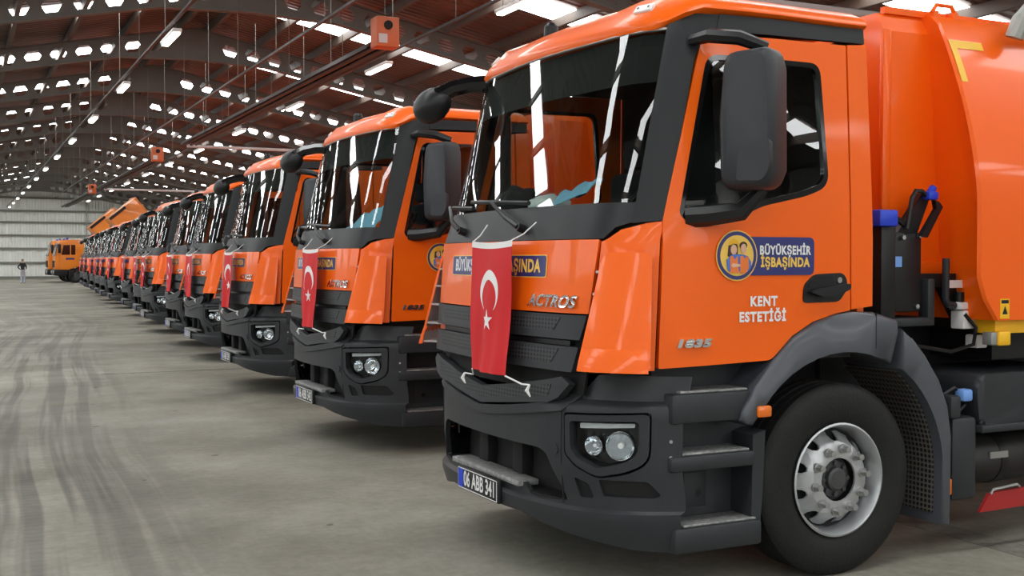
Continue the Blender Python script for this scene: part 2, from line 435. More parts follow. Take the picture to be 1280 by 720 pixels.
for sg in (-1, 1):
    for j in range(11):
        d = 0.45 + 1.6 * j
        if pm is None:
            b = MB().box(-0.035, 0.035, Y0, Y1, -0.24, 0.0); b.box(-0.035, 0.075, Y0, Y1, -0.25, -0.235)
            o = b.build('purlin', 'purlin', ceil, 0); pm = o.data
        else:
            o = bpy.data.objects.new('purlin', pm); COL.objects.link(o); o.parent = ceil
        o.location = (RX + sg * d, 0, roof_z(d) - 0.005)
# castellated rafters
def rafter_mesh():
    top = lambda d: -0.25 - PITCH * d
    dep = lambda d: 0.62 + max(0, (2.2 - d)) * 0.16 + max(0, d - 13.5) * 0.14
    outer = [(0, top(0)), (HALF, top(HALF)), (HALF, top(HALF) - dep(HALF)), (13.5, top(13.5) - dep(13.5)), (2.2, top(2.2) - dep(2.2)), (0, top(0) - dep(0))]
    holes = []
    d = 1.1
    while d < 16.4:
        c = (d, top(d) - dep(d) * 0.5)
        holes.append([(c[0] + a, c[1] + b - PITCH * a) for a, b in ((-.23, 0), (-.13, -.17), (.13, -.17), (.23, 0), (.13, .17), (-.13, .17))])
        d += 0.70
    fn = lambda a, b: (Vector((a, 0, b)), Vector((0, -1, 0)))
    o = panel('rafter', outer, fn, 0.02, 'steel', None, holes, 1.5)
    v = [q.co.copy() for q in o.data.vertices]; f = [tuple(p.vertices) for p in o.data.polygons]
    bpy.data.objects.remove(o)
    b = MB().add(v, f)
    for a0, a1 in ((0, 2.2), (2.2, 13.5), (13.5, HALF)):
        for (za, zb) in ((top(a0), top(a1)), (top(a0) - dep(a0), top(a1) - dep(a1))):
            b.prism([(a0, za + 0.012), (a1, zb + 0.012), (a1, zb - 0.012), (a0, za - 0.012)], 'Y', -0.13, 0.13)
    return b
rb = rafter_mesh()
R1 = rb.build('rafter', 'steel', ceil, 30)
rb2 = MB(); rb2.v = [Vector((-v.x, v.y, v.z)) for v in rb.v]; rb2.f = [f[::-1] for f in rb.f]
R2 = rb2.build('rafter', 'steel', ceil, 30)
for k, y in enumerate(FY):
    for src in (R1, R2):
        o = src if k == 0 else src.copy()
        if k: COL.objects.link(o)
        o.parent = ceil; o.location = (RX, y, RZ)
# translucent skylight strips just beyond every frame
sm = {}
for y in FY:
    ys = y + 3.0
    if ys + 1.3 > Y1: continue
    for sg in (-1, 1):
        if sg not in sm:
            a, b_ = 1.1, 15.9
            poly = [(sg * a, -PITCH * a - 0.02), (sg * b_, -PITCH * b_ - 0.02), (sg * b_, -PITCH * b_ - 0.035), (sg * a, -PITCH * a - 0.035)]
            o = MB().prism(poly, 'Y', 0, 1.25).build('skylight_strip', 'sky', ceil, 0); sm[sg] = o.data
        else:
            o = bpy.data.objects.new('skylight_strip', sm[sg]); COL.objects.link(o); o.parent = ceil
        o.location = (RX, ys, RZ)
# columns
cm = None
for sg in (-1, 1):
    for y in FY:
        if cm is None:
            b = MB().box(-0.15, 0.15, -0.14, -0.125, 0, 5.4); b.box(-0.15, 0.15, 0.125, 0.14, 0, 5.4); b.box(-0.01, 0.01, -0.125, 0.125, 0, 5.4)
            o = b.build('column', 'steel', ceil, 0); cm = o.data
        else: o = bpy.data.objects.new('column', cm); COL.objects.link(o); o.parent = ceil
        o.location = (RX + sg * (HALF - 0.2), y, 0)
EH = roof_z(HALF + 0.3)
def gable(name, y, t):
    e = HALF + 0.3
    return H(MB().prism([(RX - e, 0), (RX + e, 0), (RX + e, EH), (RX, RZ), (RX - e, EH)], 'Y', y, y + t).build(name, 'wallsheet', None, 0))
wf = gable('wall_far', Y1, 0.2); tag(wf, 'pale sheet metal end wall with dark horizontal rails', kind='structure')
for z in (0.12, 1.45, 2.75, 3.95, 5.15, 6.2, 7.4):
    w_ = min(HALF, (RZ - z) / PITCH - 0.2)
    MB().box(RX - w_, RX + w_, Y1 - 0.2, Y1, z - 0.09, z + 0.09).build('girt', 'girt', wf, 0)
for dx in (-8.5, 4.2, 8.5):
    MB().box(RX + dx - 0.07, RX + dx + 0.07, Y1 - 0.2, Y1 - 0.0, 0, RZ - PITCH * abs(dx) - 0.3).build('wall_post', 'galv', wf, 0)
wn = gable('wall_near', Y0 - 0.2, 0.2); tag(wn, 'pale sheet metal end wall behind the viewer', kind='structure')
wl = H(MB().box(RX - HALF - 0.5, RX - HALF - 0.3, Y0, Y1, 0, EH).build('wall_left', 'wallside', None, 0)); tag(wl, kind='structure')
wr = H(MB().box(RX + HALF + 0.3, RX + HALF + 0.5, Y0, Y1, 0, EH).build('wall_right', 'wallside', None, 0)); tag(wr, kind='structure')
# daylit windows: a pane with frame and glazing bars
WN = [0]
def window(w, h, loc, axis, sgn, nb):
    WN[0] += 1
    f = MB(); T = 0.05
    def bx(a0, a1, z0, z1, t0, t1):
        if axis == 'X': return f.box(min(t0 * sgn, t1 * sgn), max(t0 * sgn, t1 * sgn), a0, a1, z0, z1)
        return f.box(a0, a1, min(t0 * sgn, t1 * sgn), max(t0 * sgn, t1 * sgn), z0, z1)
    bx(-w / 2 - 0.08, w / 2 + 0.08, -0.08, 0.0, 0, 0.09); bx(-w / 2 - 0.08, w / 2 + 0.08, h, h + 0.08, 0, 0.09)
    bx(-w / 2 - 0.08, -w / 2, 0, h, 0, 0.09); bx(w / 2, w / 2 + 0.08, 0, h, 0, 0.09)
    for i in range(1, nb): x = -w / 2 + w * i / nb; bx(x - 0.025, x + 0.025, 0, h, 0, 0.07)
    o = H(f.build('window_%d' % WN[0], 'girt', None, 0), loc); tag(o, kind='structure')
    f = MB(); bx(-w / 2, w / 2, 0, h, 0.015, 0.02); f.build('window_pane', 'win', o, 0)
    return o
for x in (-7.2, -2.2, 2.8, 7.8, 12.8, 17.8): window(3.4, 2.0, (x, Y0, 3.1), 'Y', 1, 3)
for i, y in enumerate(FY[:-1]):
    window(5.2, 1.7, (RX - HALF - 0.3, y + BAY / 2, 2.9), 'X', 1, 4)

# ------------------------------------------------------------------ lamps, conduits and heaters under the roof
def strip_light():
    r = empty('strip_light')
    MB().box(-0.09, 0.09, -0.78, 0.78, 0.03, 0.10, 0.01).build('housing', 'white', r)
    MB().box(-0.07, 0.07, -0.74, 0.74, -0.01, 0.03, 0.012).build('diffuser', 'tube', r)
    for y in (-0.6, 0.6): MB().cyl((0, y, 0.1), (0, y, 0.27), 0.006, 6).build('hanger', 'darkmetal', r, 0)
    return r
SL = strip_light(); first = True
rows = [(3.95, 6.2, [24.2 + BAY * k for k in range(12)], 'row under the ridge'), (9.0, 6.2, [18.4 + BAY * k for k in range(11)], 'row above the trucks')]
for X, Z, ys, rn in rows:
    for k, y in enumerate(ys):
        o = SL if first else copy_tree(SL); first = False
        H(o, (X, y, Z)); tag(o, '%s lit ceiling strip light from the camera in the %s' % (ORD[k], rn), 'ceiling light', 'strip lights in the ' + rn)
cond = []
for X, Z, ya, yb, lab in ((3.95, 6.5, 10, 113, 'dark cable tray carrying the strip lights under the ridge'), (6.3, 6.25, 8, 90, 'dark steel pipe hung lengthwise between the two rows of lights'), (9.0, 6.5, 8, 105, 'grey cable tray carrying the strip lights above the trucks')):
    b = MB().box(X - 0.03, X + 0.03, ya, yb, Z - 0.025, Z + 0.025)
    o = H(b.build('cable_tray', 'darkmetal', None, 0)); tag(o, lab, 'cable tray', 'cable trays under the roof')
    hb = MB()
    for y in FY:
        if ya < y < yb: hb.cyl((X, y, Z), (X, y, roof_z(X - RX) - 0.3), 0.008, 5)
        if ya < y + 3.7 < yb: hb.cyl((X, y + 3.7, Z), (X, y + 3.7, roof_z(X - RX) - 0.1), 0.008, 5)
    hb.build('suspension_rods', 'girt', o, 0)['kind'] = 'stuff'
def heater(y, ln, lab):
    r = H(empty('tube_heater'), (7.75, y, 6.0)); tag(r, lab, 'heater', 'radiant tube heaters under the roof')
    MB().box(-0.24, 0.24, -0.2, 0.2, -0.05, 0.55, 0.02).build('burner_box', 'heaterred', r)
    MB().cyl((0.0, -0.2, 0.38), (0.0, -0.23, 0.38), 0.09, 16).build('air_inlet', 'void', r)
    b = MB().prism([(-0.30, -0.02), (-0.20, 0.12), (0.20, 0.12), (0.30, -0.02), (0.28, -0.02), (0.19, 0.105), (-0.19, 0.105), (-0.28, -0.02)], 'Y', 0.3, ln)
    b.build('reflector', 'darkmetal', r, 0)
    for x in (-0.12, 0.12): MB().cyl((x, 0.2, 0.02), (x, ln, 0.02), 0.055, 10).build('radiant_tube', 'darkmetal', r)
    b = MB(); yy = 0.0
    while yy < ln:
        b.cyl((0, yy, 0.12), (0, yy, 2.5), 0.008, 5); yy += 3.7
    b.build('suspension_chains', 'girt', r, 0)['kind'] = 'stuff'
    MB().box(-0.2, -0.02, -0.215, -0.2, 0.02, 0.2).build('rating_plate', 'offwhite', r, 0)
heater(21.9, 22, 'orange burner box with long dark radiant tube, the large one over the second truck')
heater(51.2, 22, 'small orange burner box with radiant tube, midway down the hall')
heater(78.0, 22, 'tiny red burner box with radiant tube before the end wall')
for y, xa, xb, lab in ((44.3, 7.8, 15.5, 'pale gas pipe crossing under the roof at the end of the large heater'), (73.4, 8.0, 19, 'pale gas pipe crossing under the roof far down the hall'), (15.4, 8.6, 20, 'pale gas pipe crossing overhead above the first truck')):
    o = H(MB().cyl((xa, y, 6.0), (xb, y, 6.0), 0.06, 10).build('gas_pipe', 'offwhite')); tag(o, lab, 'pipe', 'gas pipes under the roof')

# ------------------------------------------------------------------ the garbage truck (local: x back from the nose, y across, z up; it faces -x)
def hermite(S, P, s):
    n = len(S)
    if s <= S[0]: i = 0
    elif s >= S[-1]: i = n - 2
    else:
        i = 0
        while S[i + 1] < s: i += 1
    def d(k): return (P[k + 1] - P[k]) / (S[k + 1] - S[k])
    def m(k):
        if k == 0: return Vector((0, d(0).y))
        if k == n - 1: return d(n - 2)
        h0, h1 = S[k] - S[k - 1], S[k + 1] - S[k]
        return (d(k - 1) * h1 + d(k) * h0) / (h0 + h1)
    h = S[i + 1] - S[i]; t = (s - S[i]) / h
    m0, m1 = m(i), m(i + 1)
    if t > 1: return P[i + 1] + m1 * (s - S[i + 1])
    return P[i] * (2 * t**3 - 3 * t * t + 1) + m0 * h * (t**3 - 2 * t * t + t) + P[i + 1] * (-2 * t**3 + 3 * t * t) + m1 * h * (t**3 - t * t)
def make_surf(S, LV):
    zs = sorted(LV)
    def pt(s, z):
        a = abs(s); sg = -1 if s < 0 else 1
        k = 0
        while k < len(zs) - 2 and z > zs[k + 1]: k += 1
        t = (z - zs[k]) / (zs[k + 1] - zs[k])
        P = [Vector(p).lerp(Vector(q), t) if 0 <= t <= 1 else Vector(p) + (Vector(q) - Vector(p)) * t for p, q in zip(LV[zs[k]], LV[zs[k + 1]])]
        q = hermite(S, P, a); return Vector((q.x, sg * q.y, z))
    def fn(s, z):
        e = 0.004; p = pt(s, z)
        n = (pt(s + e, z) - pt(s - e, z)).cross(pt(s, z + e) - pt(s, z - e)); n.normalize()
        if n.dot(Vector((p.x - 1.2, p.y, 0))) < 0: n = -n
        return p, n
    return fn
CS = [0, .5, .96, 1.14, 1.23, 1.32, 1.42, 2.55, 2.72]
CAB = make_surf(CS, {
    1.10: [(.00, 0), (.03, .5), (.11, .95), (.215, 1.075), (.295, 1.13), (.375, 1.16), (.47, 1.17), (1.6, 1.17), (1.76, 1.17)],
    1.80: [(.045, 0), (.075, .5), (.16, .96), (.255, 1.075), (.325, 1.13), (.405, 1.16), (.50, 1.17), (1.6, 1.17), (1.76, 1.17)],
    1.97: [(.105, 0), (.135, .5), (.22, .955), (.305, 1.07), (.37, 1.12), (.45, 1.155), (.55, 1.165), (1.6, 1.17), (1.755, 1.17)],
    2.86: [(.335, 0), (.365, .5), (.44, .945), (.515, 1.05), (.575, 1.10), (.66, 1.13), (.76, 1.14), (1.585, 1.14), (1.73, 1.14)],
    3.14: [(.46, 0), (.49, .5), (.56, .93), (.63, 1.03), (.69, 1.07), (.76, 1.09), (.86, 1.10), (1.575, 1.10), (1.71, 1.10)]})
BS = [0, .4, .65, .82, 1.0, 1.16, 1.30, 1.42]
_b = [(-.03, 0), (-.01, .4), (.03, .65), (.085, .81), (.18, .96), (.29, 1.07), (.41, 1.14), (.52, 1.185)]
def _sh(dx, dy): return [(x + dx, y - dy * min(1, y)) for x, y in _b]
BUMP = make_surf(BS, {.2: _sh(.05, .02), .40: _sh(-.012, 0), .435: _sh(-.012, 0), .45: _sh(.018, 0), .52: _sh(.018, 0), .63: _sh(.0, 0), .955: _sh(.0, .0), .972: _sh(.008, .004), .995: _sh(.045, .02), 1.16: _sh(.09, .03)})
def door_s(x, z, sg):
    lo, hi = 1.2, 2.72
    for _ in range(26):
        m = (lo + hi) / 2
        if CAB(m, z)[0].x < x: lo = m
        else: hi = m
    return sg * (lo + hi) / 2
def SIDE(sg):
    return lambda x, z: CAB(door_s(x, z, sg), z)
def mir(poly, sg): return [(sg * a, b) for a, b in poly]
LOD = {}
def lod(o, k):
    o['lod'] = k; return o

T = empty('garbage_truck')
def P(o): return o
Z0 = 1.155
# --- front
panel('front_panel', [(-.945, 1.43), (.945, 1.43), (.98, 1.80), (-.98, 1.80)], CAB, .03, 'orange', T, grid=.16, off=.012)
lod(panel('windscreen_cowl', [(-1.0, 1.805), (1.0, 1.805), (1.06, 1.86), (1.15, 1.885), (1.17, 1.985), (-1.17, 1.985), (-1.15, 1.885), (-1.06, 1.86)], CAB, .04, 'pillar', T, grid=.12, off=.004), 0)
panel('windscreen', [(-1.175, 1.975), (1.175, 1.975), (1.15, 2.865), (-1.15, 2.865)], CAB, .008, 'glass', T, grid=.16, off=-.004)
hd = panel('windscreen_header', [(-1.15, 2.858), (1.15, 2.858), (1.15, 2.87), (-1.15, 2.87)], CAB, .02, 'offwhite', T, grid=.2, off=.002)
panel('windscreen_shade_band', [(-1.14, 2.60), (1.14, 2.60), (1.14, 2.85), (-1.14, 2.85)], CAB, .004, 'void', T, grid=.2, off=-.03)
for sg in (-1, 1):
    # corner panel, air deflector blade, pillar cover, roof-side strip
    panel('corner_panel', mir([(.955, Z0), (1.312, Z0), (1.315, 1.893), (1.23, 1.882), (1.1, 1.85), (1.03, 1.805), (.99, 1.79)], sg), CAB, .03, 'orange', T, grid=.09, off=.0)
    o_ = lambda s, z: .022 + .105 * max(0, min(1, (1.78 - z) / .6))
    bl = panel('air_deflector', mir(round_poly([(.965, Z0), (1.262, Z0 + .005), (1.268, 1.735), (1.02, 1.735)], [.0, .02, .02, .06]), sg), CAB, .014, 'orange', T, grid=.05, off=o_, sharp=60)
    lip = panel('deflector_lip', mir([(.975, Z0 - .004), (1.255, Z0 - .004), (1.25, Z0 + .11), (.98, Z0 + .11)], sg), CAB, .02, 'orange', bl, grid=.07, off=lambda s, z: o_(s, z) + .014 * (1 - (z - Z0) / .11))
    lod(panel('blade_lining', mir([(.975, Z0 + .005), (1.255, Z0 + .01), (1.26, 1.72), (1.03, 1.72)], sg), CAB, .001, 'offwhite', bl, grid=.06, off=lambda s, z: o_(s, z) - .0145, sharp=60), 0)
    for k, z in enumerate((1.17, 1.29, 1.41, 1.53, 1.64)):
        b = MB(); vs = []
        for i in range(7):
            s_ = .985 + i * .045; p, n = CAB(sg * s_, z)
            for dz in (-.006, .006): vs += [p + n * .002 + Vector((0, 0, dz)), p + n * (o_(s_, z) - .014) + Vector((0, 0, dz))]
        fs = []
        for i in range(6):
            a = i * 4
            fs += [(a, a + 4, a + 5, a + 1), (a + 2, a + 3, a + 7, a + 6), (a, a + 2, a + 6, a + 4), (a + 1, a + 5, a + 7, a + 3)]
        fs += [(0, 1, 3, 2), (24, 26, 27, 25)]
        lod(b.add(vs, fs).build('rib', 'offwhite', bl, 0), 1)
    lod(panel('duct_lining', mir([(.99, Z0 + .01), (1.25, Z0 + .01), (1.25, 1.72), (1.03, 1.72)], sg), CAB, .002, 'offwhite', bl, grid=.1, off=.004), 1)
    panel('pillar_cover', mir([(1.15, 1.88), (1.318, 1.895), (1.315, 2.3), (1.312, 2.70), (1.325, 2.77), (1.36, 2.82), (1.42, 2.85), (1.42, 2.935), (1.13, 2.935), (1.135, 2.86)], sg), CAB, .03, 'pillar', T, grid=.07, off=.008)
    panel('roof_side_strip', mir([(1.40, 2.852), (2.705, 2.865), (2.715, 2.945), (1.40, 2.938)], sg), CAB, .025, 'pillar', T, grid=.2, off=.012)
    # door with its window
    D = SIDE(sg)
    w_out = round_poly([(.50, 1.925), (.68, 2.73), (1.40, 2.735), (1.452, 2.09), (1.30, 2.035), (1.0, 1.975), (.86, 1.915), (.78, 1.895), (.56, 1.88)], [.03, .07, .07, .10, .06, .05, .05, .04, .05], 6)
    d_out = round_poly([(.385, Z0 + .01), (.415, 1.893), (.655, 2.80), (.70, 2.832), (1.585, 2.847), (1.602, 1.43), (1.5, 1.415), (1.34, 1.375), (1.2, 1.305), (1.06, Z0 + .03)], [.01, .0, .05, .04, .01, .0, 0, 0, .0, .03], 4)
    door = panel('door', d_out, D, .035, 'orange', T, [w_out], .11, .012)
    w_in = round_poly([(.528, 1.95), (.703, 2.705), (1.375, 2.71), (1.425, 2.11), (1.28, 2.062), (.99, 2.003), (.87, 1.955)], [.03, .06, .06, .09, .05, .05, .05], 6)
    panel('window_seal', w_out, D, .03, 'blackgloss', door, [w_in], .12, .014)
    panel('window_glass', w_in, D, .006, 'sideglass', door, (), .2, .002)
    if sg < 0:
        panel('rear_corner_panel', [(1.612, 1.435), (1.77, 1.45), (1.755, 2.86), (1.598, 2.85)], D, .03, 'orange', T, grid=.12, off=.012)
        # flush door handle
        hp = panel('door_handle_recess', round_poly([(1.268, 1.475), (1.275, 1.57), (1.345, 1.625), (1.54, 1.632), (1.572, 1.60), (1.575, 1.545), (1.52, 1.478)], .03, 5), D, .01, 'black', door, grid=.2, off=.02)
        panel('door_handle', round_poly([(1.29, 1.532), (1.33, 1.55), (1.57, 1.575), (1.57, 1.545), (1.50, 1.52), (1.38, 1.505)], .015, 4), D, .03, 'pillar', door, grid=.2, off=.055)
        panel('handle_well_shade', round_poly([(1.295, 1.552), (1.305, 1.578), (1.36, 1.612), (1.47, 1.616), (1.48, 1.57), (1.38, 1.556)], .012, 4), D, .004, 'void', door, grid=.2, off=.0225)  # flat near-black sheet: shade of the grip hollow put into its colour
        p, n = D(1.515, 1.593); MB().cyl(p + n * .015, p + n * .028, .016, 12).build('lock', 'chrome', door)
    else:
        panel('rear_corner_panel', [(1.612, 1.435), (1.77, 1.45), (1.755, 2.86), (1.598, 2.85)], D, .03, 'orange', T, grid=.2, off=.012)
# --- roof
def roof():
    rings = []; prof = [(2.86, 0.0), (2.885, -.022), (2.93, -.022), (2.985, .012), (3.035, .065), (3.07, .15), (3.09, .30), (3.10, .55)]
    ss = [-2.72, -2.5, -2.2, -1.9, -1.6, -1.42, -1.32, -1.23, -1.14, -1.05, -.96, -.8, -.6, -.4, -.2, 0]; ss = ss + [-a for a in ss[-2::-1]]
    V = []; F = []; m = len(ss)
    for z, ins in prof:
        for s in ss:
            p, n = CAB(s, min(z, 2.99)); n = Vector((n.x, n.y, 0)).normalized()
            k_ = max(0, min(1, (abs(s) - 1.1) / .2)); ze = z + .088 * k_ * max(0, 1 - (z - 2.86) / .2)
            q = Vector((p.x, p.y, ze)) - n * ins
            if ins > 0.1 and abs(q.y) > 0: q.y = max(-abs(p.y) + ins, min(abs(p.y) - ins, q.y)) if abs(s) > .9 else q.y * (1 - ins * .9)
            q.x = min(q.x, 1.73 - max(0, ins) * .3)
            # raised shoulders of the pressed roof
            if abs(s) < 1.2 and .05 < ins < .2: q.z += .012 * (1 if abs(s) > .7 else -.6)
            V.append(q)
    for r in range(len(prof) - 1):
        for i in range(m - 1): F.append((r * m + i, r * m + i + 1, (r + 1) * m + i + 1, (r + 1) * m + i))
        F.append((r * m + m - 1, r * m, (r + 1) * m, (r + 1) * m + m - 1))
    F.append(tuple(range((len(prof) - 1) * m, len(prof) * m)))
    F.append(tuple(range(m - 1, -1, -1)))
    bm = bmesh.new(); vs = [bm.verts.new(v) for v in V]
    for f in F: bm.faces.new([vs[i] for i in f])
    bmesh.ops.triangulate(bm, faces=[f for f in bm.faces if len(f.verts) > 4])
    return MB().bm(bm)
rf = roof().build('cab_roof', 'orange', T, 50)
from mathutils.bvhtree import BVHTree
_bv = BVHTree.FromPolygons([v.co.copy() for v in rf.data.vertices], [tuple(p.vertices) for p in rf.data.polygons])
for sg in (-1, 1):
    lc, ln_, _i, _d = _bv.ray_cast(Vector((-1, sg * .88, 2.985)), Vector((1, 0, 0)))
    if ln_.x > 0: ln_ = -ln_
    u_ = Vector((0, 0, 1)).cross(ln_).normalized(); m_ = Matrix.Translation(lc) @ Matrix((u_, ln_.cross(u_), ln_)).transposed().to_4x4()
    lp = lod(MB().box(-.06, .06, -.028, .028, -.02, .016, .008, m_).build('clearance_lamp', 'white', rf), 1)
    for y in (-.035, .035): lod(MB().box(y - .005, y + .005, -.005, .005, .016, .019, 0, m_).build('lamp_screw', 'darkmetal', rf, 0), 2)
ac = _bv.ray_cast(Vector((.60, .34, 4)), Vector((0, 0, -1)))[0]
lod(MB().lathe([(0, .085), (.025, .082), (.042, .06), (.048, -.02), (0, -.02)], ac, 'Z', 16).build('roof_antenna', 'black', rf), 1)
# --- cab shell behind the doors, floor and seats
MB().box(1.70, 1.745, -1.13, 1.13, 1.25, 2.9).build('cab_rear_wall', 'orange', T, 0)
MB().box(1.60, 1.698, -1.10, 1.10, 1.25, 2.88).build('cab_rear_lining', 'interior', T, 0)
MB().box(.42, 1.7, -1.08, 1.08, 1.17, 1.25).build('cab_floor', 'interior', T, 0)
dpl = [(.19, 0), (.215, .5), (.30, .88), (.42, 1.04), (.66, 1.05)]; dpl = dpl + [(x, -y) for x, y in dpl[:0:-1]]
lod(MB().prism(dpl, 'Z', 1.26, 1.955, .03).build('dashboard', 'interior', T), 0)
MB().box(.72, 1.70, -1.04, 1.04, 2.83, 2.86).build('headliner', 'interior', T, 0)
for sg, nm in ((-1, 'seat'), (1, 'seat')):
    st = MB().box(.85, 1.35, sg * .58 - .25, sg * .58 + .25, 1.55, 1.72, .05).build('seat', 'seat', T)
    MB().box(1.30, 1.46, sg * .58 - .24, sg * .58 + .24, 1.70, 2.28, .05).build('seat_back', 'seat', st)
    MB().box(1.34, 1.45, sg * .58 - .14, sg * .58 + .14, 2.30, 2.50, .04).build('headrest', 'seat', st)
b = MB(); pts = []
m_ = Matrix.Translation((.70, -.55, 1.98)) @ Matrix.Rotation(math.radians(-50), 4, 'Y')
pts = [m_ @ Vector((.22 * math.cos(t * PI / 10), .22 * math.sin(t * PI / 10), 0)) for t in range(21)]
b.tube(pts, .017, 6)
for t in (0, 7, 13): b.cyl(m_ @ Vector((0, 0, -.03)), m_ @ Vector((.21 * math.cos(t * PI / 10), .21 * math.sin(t * PI / 10), 0)), .014, 6)
b.cyl(m_ @ Vector((0, 0, -.2)), m_ @ Vector((0, 0, 0)), .05, 8)
lod(b.build('steering_wheel', 'black', T), 1)
# --- grille
gr = panel('grille', [(-.90, 1.02), (.90, 1.02), (.945, 1.425), (-.945, 1.425)], CAB, .02, 'void', T, grid=.25, off=-.05)
for k, (z0, z1) in enumerate(((1.298, 1.422), (1.135, 1.262))):
    w0, w1 = (.905, .94) if k == 0 else (.865, .90)
    bar = panel('grille_bar', round_poly([(-w0, z0), (w0, z0), (w1, z1), (-w1, z1)], .012, 3), CAB, .05, 'plastic', gr, grid=.12, off=.018)
    for sg in (-1, 1):
        lod(panel('mesh_insert', mir(round_poly([(.05, z0 + .04), (.70, z0 + .04), (.76, z1 - .012), (.05, z1 - .012)], .008, 2), sg), CAB, .004, 'mesh', gr, grid=.15, off=.0205), 1)
lod(panel('grille_gap_vane', [(-.80, 1.266), (.80, 1.266), (.80, 1.29), (-.80, 1.29)], CAB, .02, 'black', gr, grid=.2, off=-.02), 2)
# V-shaped lower bar
Vb = lambda y: .895 + .075 * (abs(y) / .7) ** 1.0
vb = panel('grille_bar', [(-.86, 1.075), (-.78, 1.0)] + [(y, Vb(y)) for y in (-.7, -.35, 0, .35, .7)] + [(.78, 1.0), (.86, 1.075), (.80, 1.11), (.68, 1.085), (.4, 1.04), (0, .99), (-.4, 1.04), (-.68, 1.085), (-.80, 1.11)], CAB, .05, 'plastic', gr, grid=.1, off=.022)
lod(panel('mesh_insert', [(-.72, 1.065), (-.70, Vb(.7) + .035), (-.35, Vb(.35) + .03), (0, Vb(0) + .03), (.35, Vb(.35) + .03), (.70, Vb(.7) + .035), (.72, 1.065), (.4, 1.022), (0, .975), (-.4, 1.022)], CAB, .004, 'mesh', gr, grid=.12, off=.0245), 1)
# --- bumper
top = [(1.42, 1.115), (1.0, 1.125), (.93, 1.115), (.87, 1.04), (.79, .985), (.6, .955), (.3, .915), (0, .885)]
top = top + [(-a, b_) for a, b_ in top[-2::-1]]
bot = [(-1.42, .235), (-1.16, .25), (-.9, .29), (-.6, .335), (-.45, .36), (.45, .36), (.6, .335), (.9, .29), (1.16, .25), (1.42, .235)]
mouth = round_poly([(-.60, .725), (.60, .725), (.655, .695), (.79, .47), (.52, .455), (.45, .515), (-.45, .515), (-.52, .455), (-.80, .47), (-.66, .70)], [.03, .03, .02, .03, .02, .02, .02, .02, .03, .02], 3)
hl = round_poly([(.825, .885), (1.205, .90), (1.195, .73), (1.12, .685), (.985, .655), (.87, .70), (.83, .745)], [.02, .03, .06, .05, .03, .02, .02], 4)
hlx = round_poly([(.785, .925), (1.265, .945), (1.26, .69), (1.145, .632), (.98, .602), (.852, .655), (.788, .715)], [.02, .03, .08, .06, .04, .03, .02], 4)
hlo = round_poly([(.795, .915), (1.255, .935), (1.25, .70), (1.14, .645), (.98, .615), (.86, .665), (.80, .72)], [.02, .03, .08, .06, .04, .03, .02], 4)
fog = round_poly([(.845, .60), (.925, .575), (.95, .50), (.87, .50)], .015, 3)
vent = round_poly([(.985, .60), (1.24, .60), (1.30, .53), (1.27, .515), (1.0, .515)], .015, 3)
bp = panel('bumper', top + bot, BUMP, .03, 'plastic', T, [mouth] + [mir(q, sg) for sg in (-1, 1) for q in (hlx, fog, vent)], .07, sharp=24, lines=[((-1.5, z), (1.5, z)) for z in (.40, .435, .45, .955, .972, .995)])
rim_t = [(a, b_) for a, b_ in top if abs(a) < .88]
panel('bumper_rim', rim_t + [(a * .99, b_ - .05) for a, b_ in rim_t[::-1]], BUMP, .02, 'plastic', bp, grid=.08, off=.016, sharp=50)
for sg in (-1, 1):
    lod(panel('bumper_seam', mir([(.762, .46), (.768, .46), (.775, .945), (.769, .945)], sg), BUMP, .003, 'void', bp, grid=.2, off=.002), 1)
panel('mouth_recess', [(-.84, .42), (.84, .42), (.70, .76), (-.70, .76)], BUMP, .01, 'void', bp, grid=.3, off=-.17)  # near-black backing sheet, the opening's inner shade put into its colour
lod(panel('mouth_ledge', [(-.80, .455), (.80, .455), (.80, .475), (-.80, .475)], BUMP, .17, 'black', bp, grid=.2, off=-.005), 1)
for y in (-.22, .22):
    lod(MB().box(.085, .16, y - .06, y + .06, .47, .76, .01).build('tow_bracket', 'void', bp), 1)  # near-black too, shade inside the mouth put into the brackets' colour
lod(MB().box(-.022, .11, -.44, .44, .49, .522, .008).build('bumper_step', 'tread', bp), 0)
